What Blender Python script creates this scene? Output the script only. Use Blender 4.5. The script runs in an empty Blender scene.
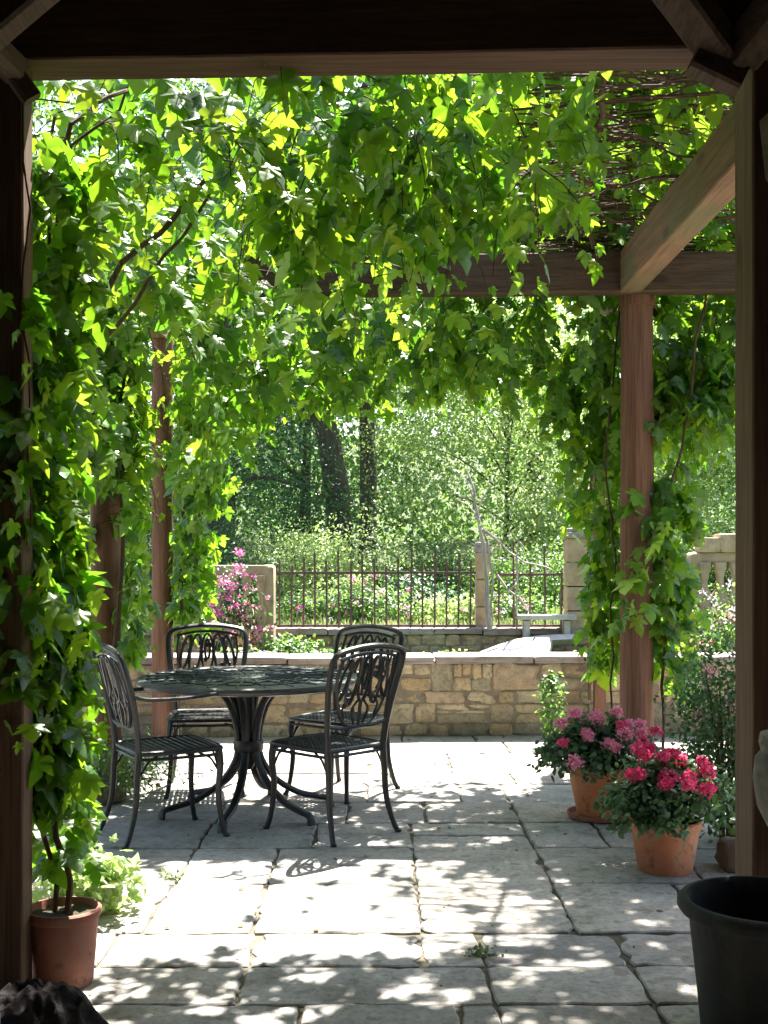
import bpy, bmesh, math, random
import numpy as np
from mathutils import Vector, Matrix, noise
random.seed(7); RN = np.random.default_rng(11)
PI = math.pi
S = bpy.context.scene
COL = S.collection
F, H, EYE = 1200.0, 547.0, 1.46          # focal length in pixels, horizon row, eye height

def at(px, py, d):                        # picture point at a distance -> world point
    return Vector(((px-384)*d/F, d, EYE-(py-H)*d/F))
def gd(py): return EYE*F/(py-H)

# ------------------------------------------------------------------ mesh builder
class MB:
    def __init__(s): s.v = []; s.f = []; s.n = 0; s.arr = []
    def add(s, vs, fs):
        b = s.n; s.v.extend([tuple(p) for p in vs]); s.f.extend([tuple(i+b for i in f) for f in fs]); s.n += len(vs)
    def box(s, c, size, rot=None):
        c = Vector(c); hx, hy, hz = size[0]/2, size[1]/2, size[2]/2
        vs = [Vector((x, y, z)) for x in (-hx, hx) for y in (-hy, hy) for z in (-hz, hz)]
        if rot: vs = [rot @ p for p in vs]
        s.add([p+c for p in vs], [(0,1,3,2),(4,6,7,5),(0,4,5,1),(2,3,7,6),(0,2,6,4),(1,5,7,3)])
    def bar(s, a, b, w, h, up=(0,0,1), cham=0.006):   # chamfered timber from a to b
        a, b = Vector(a), Vector(b); d = (b-a); L = d.length; d.normalize()
        r = d.cross(Vector(up)).normalized(); u = r.cross(d).normalized()
        c = min(cham, w*.3, h*.3)
        prof = [(-w/2+c,-h/2),(w/2-c,-h/2),(w/2,-h/2+c),(w/2,h/2-c),(w/2-c,h/2),(-w/2+c,h/2),(-w/2,h/2-c),(-w/2,-h/2+c)]
        n = max(2, int(L/.18)+1); vs = []
        for i in range(n):
            t = i/(n-1); p = a+d*L*t
            jx, jy = (noise.noise(p*3.1)*.0035, noise.noise(p*2.7+Vector((9,0,0)))*.0035)
            vs += [p+r*(x+jx)+u*(y+jy) for x, y in prof]
        fs = [(i*8+k, i*8+(k+1)%8, (i+1)*8+(k+1)%8, (i+1)*8+k) for i in range(n-1) for k in range(8)]
        fs += [tuple(range(7,-1,-1)), tuple((n-1)*8+k for k in range(8))]
        s.add(vs, fs)
    def tube(s, pts, rad, sides=6, closed=False, flat=None, cap=True):
        pts = [Vector(p) for p in pts]; n = len(pts)
        if not hasattr(rad, '__len__'): rad = [rad]*n
        vs = []; ref = Vector((0,0,1)); prev = None
        for i, p in enumerate(pts):
            a = pts[(i-1) % n] if (closed or i > 0) else p
            b = pts[(i+1) % n] if (closed or i < n-1) else p
            d = (b-a)
            d = d.normalized() if d.length > 1e-9 else Vector((0,0,1))
            if prev is None:
                r = d.cross(ref)
                if r.length < .1: r = d.cross(Vector((1,0,0)))
            else:
                r = prev - d*prev.dot(d)
            r.normalize(); prev = r; u = d.cross(r)
            fr, fu = (1, 1) if flat is None else flat
            for k in range(sides):
                t = 2*PI*k/sides
                vs.append(p + r*(math.cos(t)*rad[i]*fr) + u*(math.sin(t)*rad[i]*fu))
        m = n if closed else n-1
        fs = [(i*sides+k, i*sides+(k+1)%sides, ((i+1)%n)*sides+(k+1)%sides, ((i+1)%n)*sides+k) for i in range(m) for k in range(sides)]
        if not closed and cap and sides > 3:
            fs += [tuple(range(sides-1,-1,-1)), tuple((n-1)*sides+k for k in range(sides))]
        s.add(vs, fs)
    def lathe(s, prof, c=(0,0,0), seg=48, wob=0):
        c = Vector(c); n = len(prof); vs = []
        for i, (r, z) in enumerate(prof):
            for k in range(seg):
                t = 2*PI*k/seg; rr = r*(1+wob*noise.noise(Vector((math.cos(t)*2, math.sin(t)*2, z*5))))
                vs.append(c+Vector((rr*math.cos(t), rr*math.sin(t), z)))
        fs = [(i*seg+k, i*seg+(k+1)%seg, (i+1)*seg+(k+1)%seg, (i+1)*seg+k) for i in range(n-1) for k in range(seg)]
        s.add(vs, fs)
    def prism(s, outline, origin, ux, uy, thick):     # outline in a plane, extruded along ux x uy
        o, ux, uy = Vector(origin), Vector(ux), Vector(uy); w = ux.cross(uy).normalized()*thick
        a = [o+ux*x+uy*y for x, y in outline]; n = len(a)
        s.add(a+[p+w for p in a], [tuple(range(n-1,-1,-1)), tuple(range(n, 2*n))]+[(i,(i+1)%n,(i+1)%n+n,i+n) for i in range(n)])
    def stone(s, c, size, exp=7, jit=.06, cuts=None):
        c = Vector(c); q = cuts or 3; sd = Vector((random.random()*50, random.random()*50, 0))
        key = {}; vs = []; fs = []
        def vid(p):
            k = tuple(round(x, 4) for x in p)
            if k not in key:
                key[k] = len(vs); P = Vector(p)
                m = (abs(P.x)**exp+abs(P.y)**exp+abs(P.z)**exp)**(1/exp); P = P/m
                P = P*(1+jit*2*noise.noise(P*1.3+sd)+jit*.7*noise.noise(P*3.5+sd))
                vs.append(Vector((P.x*size[0]/2, P.y*size[1]/2, P.z*size[2]/2))+c)
            return key[k]
        g = [-1+2*i/q for i in range(q+1)]
        for ax in range(3):
            for sg in (-1, 1):
                for i in range(q):
                    for j in range(q):
                        def P(a, b):
                            p = [0,0,0]; p[ax] = sg; p[(ax+1)%3] = a; p[(ax+2)%3] = b; return p
                        f = (vid(P(g[i],g[j])), vid(P(g[i+1],g[j])), vid(P(g[i+1],g[j+1])), vid(P(g[i],g[j+1])))
                        fs.append(f if sg > 0 else f[::-1])
        s.add(vs, fs)
    def build(s, name, mat, parent=None, smooth=True, angle=40):
        me = bpy.data.meshes.new(name); me.from_pydata(s.v, [], s.f); me.update()
        if smooth: me.shade_smooth()
        if smooth and angle: me.set_sharp_from_angle(angle=math.radians(angle))
        me.materials.append(mat)
        o = bpy.data.objects.new(name, me); COL.objects.link(o)
        if parent: o.parent = parent
        return o

def npmesh(name, V, Fc, nv, mat, parent=None, smooth=False):   # V (N,3), Fc (M,k)
    me = bpy.data.meshes.new(name); k = Fc.shape[1]
    me.vertices.add(len(V)); me.vertices.foreach_set('co', V.astype(np.float32).ravel())
    me.loops.add(Fc.size); me.loops.foreach_set('vertex_index', Fc.astype(np.int32).ravel())
    me.polygons.add(len(Fc)); me.polygons.foreach_set('loop_start', np.arange(0, Fc.size, k, dtype=np.int32))
    me.update(calc_edges=True)
    if smooth: me.shade_smooth()
    me.materials.append(mat)
    o = bpy.data.objects.new(name, me); COL.objects.link(o)
    if parent: o.parent = parent
    return o

def tag(o, label=None, cat=None, group=None, kind=None):
    if label: o['label'] = label
    if cat: o['category'] = cat
    if group: o['group'] = group
    if kind: o['kind'] = kind
    return o
def empty(name, loc=(0,0,0), rz=0):
    o = bpy.data.objects.new(name, None); o.empty_display_size = .1; COL.objects.link(o)
    o.location = loc; o.rotation_euler = (0,0,rz); return o
def copy_tree(o, parent=None):
    c = o.copy(); COL.objects.link(c)
    if parent: c.parent = parent
    for ch in list(o.children): copy_tree(ch, c)
    return c

# ------------------------------------------------------------------ materials
def mat(name):
    m = bpy.data.materials.new(name); m.use_nodes = True; nt = m.node_tree; nt.nodes.clear()
    out = nt.nodes.new('ShaderNodeOutputMaterial'); return m, nt, out
def N(nt, t, **kw):
    n = nt.nodes.new(t)
    for k, v in kw.items():
        if k.startswith('i_'):
            n.inputs[k[2:].replace('_', ' ')].default_value = v
        else: setattr(n, k, v)
    return n
def ramp(nt, stops, src, interp='LINEAR'):
    r = nt.nodes.new('ShaderNodeValToRGB'); e = r.color_ramp.elements; r.color_ramp.interpolation = interp
    while len(e) < len(stops): e.new(.5)
    for i, (p, c) in enumerate(stops): e[i].position = p; e[i].color = (*c, 1) if len(c) == 3 else c
    nt.links.new(src, r.inputs[0]); return r
def coords(nt, scale=(1,1,1), obj=True):
    t = nt.nodes.new('ShaderNodeTexCoord'); m = nt.nodes.new('ShaderNodeMapping'); m.inputs['Scale'].default_value = scale
    nt.links.new(t.outputs['Object' if obj else 'Generated'], m.inputs[0]); return m.outputs[0]
def mixc(nt, a, b, fac, mode='MIX'):
    m = nt.nodes.new('ShaderNodeMix'); m.data_type = 'RGBA'; m.blend_type = mode
    def put(sock, v):
        if isinstance(v, (tuple, list)): sock.default_value = (*v, 1) if len(v) == 3 else v
        elif isinstance(v, (int, float)): sock.default_value = v
        else: nt.links.new(v, sock)
    put(m.inputs[0], fac); put(m.inputs[6], a); put(m.inputs[7], b)
    return m.outputs[2]
def noi(nt, vec, scale, detail=6, rough=.6):
    n = N(nt, 'ShaderNodeTexNoise'); n.inputs['Scale'].default_value = scale; n.inputs['Detail'].default_value = detail
    n.inputs['Roughness'].default_value = rough; nt.links.new(vec, n.inputs['Vector']); return n.outputs['Fac']
def bump(nt, h, strength, dist=.01, prev=None):
    b = N(nt, 'ShaderNodeBump'); b.inputs['Strength'].default_value = strength; b.inputs['Distance'].default_value = dist
    nt.links.new(h, b.inputs['Height'])
    if prev: nt.links.new(prev, b.inputs['Normal'])
    return b.outputs[0]
def pbsdf(nt, out, color, rough=.7, normal=None, spec=.5, metal=0):
    p = nt.nodes.new('ShaderNodeBsdfPrincipled')
    for s_, v in (('Base Color', color), ('Roughness', rough)):
        if isinstance(v, (tuple, list)): p.inputs[s_].default_value = (*v, 1)
        elif isinstance(v, (int, float)): p.inputs[s_].default_value = v
        else: nt.links.new(v, p.inputs[s_])
    p.inputs['Specular IOR Level'].default_value = spec; p.inputs['Metallic'].default_value = metal
    if normal: nt.links.new(normal, p.inputs['Normal'])
    if out: nt.links.new(p.outputs[0], out.inputs[0])
    return p

def leaf_mat(name, cols, trans, tfac=.45, rough=.38, spec=.5):
    m, nt, out = mat(name)
    g = nt.nodes.new('ShaderNodeNewGeometry')
    r = ramp(nt, [(i/(len(cols)-1), c) for i, c in enumerate(cols)], g.outputs['Random Per Island'])
    r2 = ramp(nt, [(i/(len(trans)-1), c) for i, c in enumerate(trans)], g.outputs['Random Per Island'])
    v = coords(nt); n = noi(nt, v, 60, 3)
    c = mixc(nt, r.outputs[0], (.5,.5,.5), .0)
    p = pbsdf(nt, None, r.outputs[0], rough, bump(nt, n, .25, .004), spec)
    t = nt.nodes.new('ShaderNodeBsdfTranslucent'); nt.links.new(r2.outputs[0], t.inputs[0])
    mx = nt.nodes.new('ShaderNodeMixShader'); mx.inputs[0].default_value = tfac
    nt.links.new(p.outputs[0], mx.inputs[1]); nt.links.new(t.outputs[0], mx.inputs[2]); nt.links.new(mx.outputs[0], out.inputs[0])
    return m
M = {}
M['vine'] = leaf_mat('vine_leaf', [(.032,.085,.012),(.045,.115,.014),(.065,.155,.018),(.09,.19,.025),(.05,.12,.014),(.09,.16,.02)], [(.12,.34,.012),(.18,.42,.015),(.28,.54,.02),(.42,.66,.04),(.18,.42,.015),(.42,.58,.03)], .47, .36, .7)
M['leafy'] = leaf_mat('garden_leaf', [(.05,.10,.03),(.07,.14,.035),(.10,.18,.05)], [(.14,.28,.05),(.22,.40,.06),(.3,.46,.08)], .42)
M['pale'] = leaf_mat('pale_leaf', [(.14,.21,.07),(.20,.28,.10),(.32,.37,.2)], [(.38,.56,.13),(.50,.68,.18),(.66,.74,.36)], .52)
M['dark'] = leaf_mat('dark_leaf', [(.025,.055,.022),(.035,.08,.03),(.055,.11,.04)], [(.06,.15,.045),(.10,.24,.06),(.16,.32,.08)], .36)
M['tree'] = leaf_mat('tree_leaf', [(.05,.10,.035),(.07,.14,.045),(.11,.19,.06)], [(.16,.32,.06),(.26,.46,.08),(.38,.56,.14)], .48)
M['gera'] = leaf_mat('geranium_leaf', [(.03,.07,.028),(.045,.10,.035),(.07,.13,.05)], [(.08,.18,.05),(.12,.26,.06),(.2,.34,.08)], .3, .45)
M['grass'] = leaf_mat('grass_blade', [(.10,.13,.05),(.14,.17,.07),(.2,.22,.10)], [(.24,.34,.10),(.32,.42,.14),(.44,.48,.2)], .35)
def petal_mat(name, a, b):
    return leaf_mat(name, [a, b], [a, b], .4, .6, .2)
M['pink'] = petal_mat('pink_petal', (.85,.20,.38), (.90,.48,.58))
M['red'] = petal_mat('crimson_petal', (.66,.03,.13), (.80,.12,.27))
M['magenta'] = petal_mat('magenta_petal', (.62,.07,.34), (.72,.25,.48))
M['rose'] = petal_mat('rose_petal', (.75,.07,.20), (.85,.16,.30))
M['white'] = petal_mat('pale_petal', (.62,.5,.6), (.7,.6,.72))

def wood(name, a, b, axis, green=0, rough=.75):
    m, nt, out = mat(name)
    sc = [9,9,9]; sc[axis] = .7
    v = coords(nt, sc); v1 = coords(nt)
    n = noi(nt, v, 2.2, 8, .65); n2 = noi(nt, v1, 2.3, 4)
    sc2 = [60,60,60]; sc2[axis] = 1.6
    fine = noi(nt, coords(nt, sc2), 1.5, 4, .7)
    r = ramp(nt, [(.3, a), (.7, b)], n)
    dk = ramp(nt, [(.35, (.45,.42,.4)), (.55, (1,1,1))], fine)
    c = mixc(nt, r.outputs[0], dk.outputs[0], .8, 'MULTIPLY')
    # knots
    kn = N(nt, 'ShaderNodeTexVoronoi'); ks = [3.2,3.2,3.2]; ks[axis] = 1.1
    nt.links.new(coords(nt, ks), kn.inputs['Vector']); kn.inputs['Scale'].default_value = 1.3
    kr = ramp(nt, [(.0, (.25,.2,.18)), (.09, (.5,.45,.4)), (.14, (1,1,1))], kn.outputs['Distance'])
    c = mixc(nt, c, kr.outputs[0], .75, 'MULTIPLY')
    if green:
        gr = ramp(nt, [(.42, (0,0,0)), (.62, (1,1,1))], n2)
        gm = N(nt, 'ShaderNodeMath', operation='MULTIPLY'); nt.links.new(gr.outputs[0], gm.inputs[0]); gm.inputs[1].default_value = green
        c = mixc(nt, c, (.10,.12,.05), gm.outputs[0])
    pbsdf(nt, out, c, rough, bump(nt, fine, .5, .004, bump(nt, n, .35, .006)), .3)
    return m
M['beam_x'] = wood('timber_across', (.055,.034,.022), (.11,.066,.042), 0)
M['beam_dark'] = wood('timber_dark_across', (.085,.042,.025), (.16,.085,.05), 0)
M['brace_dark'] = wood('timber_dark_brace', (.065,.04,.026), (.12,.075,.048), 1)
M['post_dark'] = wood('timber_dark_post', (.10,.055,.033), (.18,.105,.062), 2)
M['beam_y'] = wood('timber_greenish', (.15,.08,.042), (.26,.15,.085), 1, .55)  # brown timber with olive green mixed in by noise
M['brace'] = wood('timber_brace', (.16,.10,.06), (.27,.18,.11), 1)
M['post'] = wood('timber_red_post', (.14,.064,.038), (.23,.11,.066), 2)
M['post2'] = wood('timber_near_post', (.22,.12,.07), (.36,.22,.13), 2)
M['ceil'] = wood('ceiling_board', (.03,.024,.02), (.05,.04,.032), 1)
M['bark'] = wood('bark', (.05,.04,.032), (.13,.105,.085), 2, .25, .9)
M['stem'] = wood('vine_stem', (.06,.035,.022), (.13,.08,.05), 2, 0, .95)
M['dead'] = wood('dead_wood', (.28,.24,.2), (.45,.4,.35), 2)

def stone_mat(name, cols, scale=9, rough=.9, island=True, lichen=.0, bstr=.6, spec=.3, dist=.012, grain=0):
    m, nt, out = mat(name); v = coords(nt)
    g = nt.nodes.new('ShaderNodeNewGeometry')
    r = ramp(nt, [(i/(len(cols)-1), c) for i, c in enumerate(cols)], g.outputs['Random Per Island'] if island else noi(nt, v, .9, 3))
    n = noi(nt, v, scale, 10, .68); n2 = noi(nt, v, scale*.22, 6, .6); n3 = noi(nt, v, scale*7, 4, .7)
    d = ramp(nt, [(.28, (.5,.48,.45)), (.5, (.95,.95,.95)), (.75, (1.2,1.18,1.12))], n)
    c = mixc(nt, r.outputs[0], d.outputs[0], .85, 'MULTIPLY')
    d2 = ramp(nt, [(.32, (.62,.6,.56)), (.6, (1,1,1))], n2)
    c = mixc(nt, c, d2.outputs[0], .8, 'MULTIPLY')
    if lichen:
        l = ramp(nt, [(.56, (0,0,0)), (.66, (lichen,)*3)], noi(nt, v, scale*.6, 8, .7))
        c = mixc(nt, c, (.12,.13,.07), l.outputs[0])
    if grain:
        gr = ramp(nt, [(.3, (1-grain,)*3), (.5, (1,1,1)), (.72, (1+grain*.5,)*3)], n3); c = mixc(nt, c, gr.outputs[0], 1., 'MULTIPLY')
        sp = ramp(nt, [(.60, (0,0,0)), (.64, (.55,)*3)], noi(nt, v, scale*2.6, 3, .5)); c = mixc(nt, c, (.17,.15,.11), sp.outputs[0])
        s2 = ramp(nt, [(.57, (0,0,0)), (.66, (.6,)*3)], noi(nt, coords(nt, (1,1.6,1)), 1.7, 7, .75)); c = mixc(nt, c, (.22,.185,.14), s2.outputs[0])
    pbsdf(nt, out, c, rough, bump(nt, n3, bstr*.5, dist*.3, bump(nt, n, bstr, dist)), spec)
    return m
M['slab'] = stone_mat('flagstone', [(.38,.35,.32),(.44,.41,.375),(.32,.30,.285),(.47,.42,.37),(.40,.38,.36),(.35,.31,.275)], 5, .8, True, .45, .8, .35, .014, .35)
M['wallstone'] = stone_mat('rubble_stone', [(.38,.28,.165),(.50,.38,.23),(.43,.31,.18),(.58,.47,.31),(.26,.22,.16),(.47,.39,.26),(.42,.30,.20)], 12, .92, True, .55, 1.2, .3, .016, .3)
M['mortar'] = stone_mat('mortar', [(.22,.18,.13),(.28,.23,.17)], 20, .95, False, .2)
M['coping'] = stone_mat('coping_stone', [(.30,.25,.235),(.36,.30,.28),(.28,.235,.22)], 10, .9, True, .5, .6)
M['limestone'] = stone_mat('limestone', [(.46,.34,.21),(.56,.43,.28)], 8, .9, False, .25, .5)
M['concrete'] = stone_mat('concrete', [(.46,.44,.40),(.55,.52,.48)], 6, .9, False, .12, .3)
M['greystone'] = stone_mat('grey_rough_stone', [(.3,.29,.26),(.4,.38,.34)], 30, .95, False, .2, 1.0)
M['rock'] = stone_mat('dark_rock', [(.16,.12,.09),(.24,.18,.13)], 10, .95, False, .4, .9)
M['joint'] = stone_mat('joint_soil', [(.10,.085,.06),(.17,.15,.11)], 14, 1, False, .7)
M['soil'] = stone_mat('soil', [(.06,.045,.03),(.10,.075,.05)], 25, 1, False, .3, 1)

def terracotta(name, a, b, lo):
    m, nt, out = mat(name); v = coords(nt)
    n = noi(nt, v, 6, 8, .6); n2 = noi(nt, v, 40, 4)
    c = ramp(nt, [(.35, a), (.65, b)], n).outputs[0]
    st = ramp(nt, [(.5, (0,0,0)), (.72, (1,1,1))], noi(nt, coords(nt, (1,1,.35)), 11, 6, .6)).outputs[0]
    sm = N(nt, 'ShaderNodeMath', operation='MULTIPLY'); nt.links.new(st, sm.inputs[0]); sm.inputs[1].default_value = .6
    c = mixc(nt, c, lo, sm.outputs[0])
    c = mixc(nt, c, (.07,.055,.04), ramp(nt, [(.56,(0,0,0)),(.68,(.75,)*3)], noi(nt, v, 17, 7, .7)).outputs[0])
    pbsdf(nt, out, c, .8, bump(nt, n2, .3, .003), .3); return m
M['terra'] = terracotta('terracotta', (.50,.17,.07), (.60,.24,.11), (.5,.36,.26))
M['terra_mid'] = terracotta('terracotta_worn', (.36,.13,.06), (.46,.18,.09), (.42,.32,.24))
M['terra_old'] = terracotta('terracotta_aged', (.28,.10,.07), (.36,.15,.10), (.22,.17,.13))
M['black_pot'] = terracotta('black_plastic', (.022,.024,.024), (.035,.037,.037), (.07,.07,.06))
m, nt, out = mat('cast_metal'); v = coords(nt)
c = ramp(nt, [(.35, (.009,.009,.010)), (.65, (.022,.021,.021))], noi(nt, v, 30, 6, .7))
pbsdf(nt, out, c.outputs[0], ramp(nt, [(.3,(.28,)*3),(.7,(.5,)*3)], noi(nt, v, 18, 4)).outputs[0], bump(nt, noi(nt, v, 90, 3), .35, .003), .4)
M['metal'] = m
m, nt, out = mat('table_top_metal'); v = coords(nt)
c = ramp(nt, [(.35, (.014,.017,.017)), (.65, (.038,.042,.042))], noi(nt, v, 14, 6, .7))
pbsdf(nt, out, c.outputs[0], ramp(nt, [(.3,(.3,)*3),(.7,(.55,)*3)], noi(nt, v, 9, 4)).outputs[0], bump(nt, noi(nt, v, 45, 4), .6, .004), .6)
M['tabletop'] = m
m, nt, out = mat('rusty_iron'); v = coords(nt)
c = ramp(nt, [(.35, (.07,.04,.035)), (.65, (.15,.085,.07))], noi(nt, v, 12, 6, .7))
pbsdf(nt, out, c.outputs[0], .75, None, .4); M['iron'] = m
m, nt, out = mat('garden_ground'); v = coords(nt)
c = ramp(nt, [(.35, (.07,.055,.035)), (.5, (.06,.085,.03)), (.7, (.09,.12,.04))], noi(nt, v, 1.3, 10, .7))
pbsdf(nt, out, c.outputs[0], .95, bump(nt, noi(nt, v, 14, 8), .8, .03), .2); M['ground'] = m
m, nt, out = mat('dark_cloth'); v = coords(nt)
c = ramp(nt, [(.4, (.012,.009,.009)), (.7, (.035,.024,.022))], noi(nt, v, 12, 6, .7))
pbsdf(nt, out, c.outputs[0], .6, bump(nt, noi(nt, v, 35, 6, .7), .9, .01), .1); M['cloth'] = m
m, nt, out = mat('pale_plastic'); pbsdf(nt, out, (.4,.5,.62), .25, None, .5); M['plastic'] = m
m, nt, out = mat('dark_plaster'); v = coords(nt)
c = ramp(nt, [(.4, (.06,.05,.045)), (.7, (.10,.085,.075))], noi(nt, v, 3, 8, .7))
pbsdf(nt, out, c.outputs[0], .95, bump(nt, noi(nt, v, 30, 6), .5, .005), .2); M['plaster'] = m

# ------------------------------------------------------------------ leaves
def tmpl_palmate():
    R = [(.0,.0),(.15,-.14),(.34,-.12),(.50,.02),(.36,.13),(.50,.22),(.68,.50),(.46,.47),(.25,.42),(.32,.62),(.22,.84),(0,1.14)]
    L = [(-x, y) for x, y in R[-2:0:-1]]
    O = np.array(R+L); n = len(O)
    V = np.vstack([O, [[0,.32]], [[0,.62]]])
    z = -.22*np.abs(V[:,0]) - .16*(V[:,1]**2) + .05*np.sin(V[:,0]*9+V[:,1]*5)
    z[n] += .0; V = np.column_stack([V, z])
    fs = []
    for i in range(n):
        j = (i+1) % n
        top = (O[i][1]+O[j][1])/2 > .5
        c = n+1 if top else n
        fs.append((i, j, c))
    # stitch the two centres
    ch = [k for k in range(n) if ((O[k][1]+O[(k+1)%n][1])/2 > .5) != ((O[k-1][1]+O[k][1])/2 > .5)]
    for k in ch: fs.append((k, n+1, n))
    fs = [f if np.cross(V[f[1]][:2]-V[f[0]][:2], V[f[2]][:2]-V[f[0]][:2]) > 0 else f[::-1] for f in fs]
    return V*.92, np.array(fs)
def tmpl_simple(w=.5):
    V = np.array([(0,0,0),(w*.8,.35,-.08),(w*.55,.75,-.14),(0,1,-.2),(-w*.55,.75,-.14),(-w*.8,.35,-.08),(0,.4,.06)])
    return V, np.array([(0,1,6),(1,2,6),(2,3,6),(3,4,6),(4,5,6),(5,0,6)])
def tmpl_quad(w=.55):
    V = np.array([(0,0,0),(w*.6,.45,-.1),(0,1,-.05),(-w*.6,.45,-.1)])
    return V, np.array([(0,1,2),(0,2,3)])
T_PALM, T_SIMP, T_QUAD, T_LONG = tmpl_palmate(), tmpl_simple(), tmpl_quad(), tmpl_quad(.22)
def unit(a): return a/np.maximum(np.linalg.norm(a, axis=1, keepdims=True), 1e-9)
def leaves(name, P, tip, nrm, size, T, mat_, parent=None):
    P = np.asarray(P, float); n = len(P)
    tip = unit(np.asarray(tip, float)); nrm = np.asarray(nrm, float)
    nrm = unit(nrm - tip*(nrm*tip).sum(1, keepdims=True)); side = np.cross(tip, nrm)
    V, Fc = T; k = len(V); size = np.asarray(size).reshape(-1,1,1)
    wv = RN.uniform(.75, 1.15, (n,1,1)); zz = RN.uniform(.3, 2.6, (n,1,1))
    X = (side[:,None,:]*V[None,:,0:1]*wv + tip[:,None,:]*V[None,:,1:2] + nrm[:,None,:]*V[None,:,2:3]*zz)*size + P[:,None,:]
    Fa = (Fc[None] + (np.arange(n)*k)[:,None,None]).reshape(-1, Fc.shape[1])
    return npmesh(name, X.reshape(-1,3), Fa, k, mat_, parent)
def rdir(n): return unit(RN.normal(size=(n,3)))

# sun direction (towards the sun) and the sunlit gap in the vine roof
EL, AZ = math.radians(60), math.radians(20)
SUN = Vector((math.cos(EL)*math.sin(AZ), math.cos(EL)*math.cos(AZ), math.sin(EL)))
SX, SY = SUN.x/SUN.z, SUN.y/SUN.z
def gap(p):         # how open the vine roof is at p, shaped to let sun patches through (1 = no leaves)
    gx, gy = p[0]-p[2]*SX, p[1]-p[2]*SY
    w = .10*noise.noise(Vector((gx*2.2, gy*2.2, 3)))+.05*noise.noise(Vector((gx*7, gy*7, 5)))
    # main gap
    lo = 4.24+.18*max(0, gx+.2)+w; hi = 5.56-.22*max(0, gx+.6)+w
    if -1.25+w < gx < .64+w*2 and lo < gy < hi: return 1.
    if gy > 7.05+w*1.4: return 1.
    k = noise.noise(Vector((gx*3.1, gy*4.2, 9)))
    if 5.4 < gy < 7.2 and gx > -1.3: return .93 if k > .0 else 0.
    if gy < 4.4 or gx > .4: return .9 if k > .24 else 0.
    if gx < -1.7 : return .25
    return .0

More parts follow.
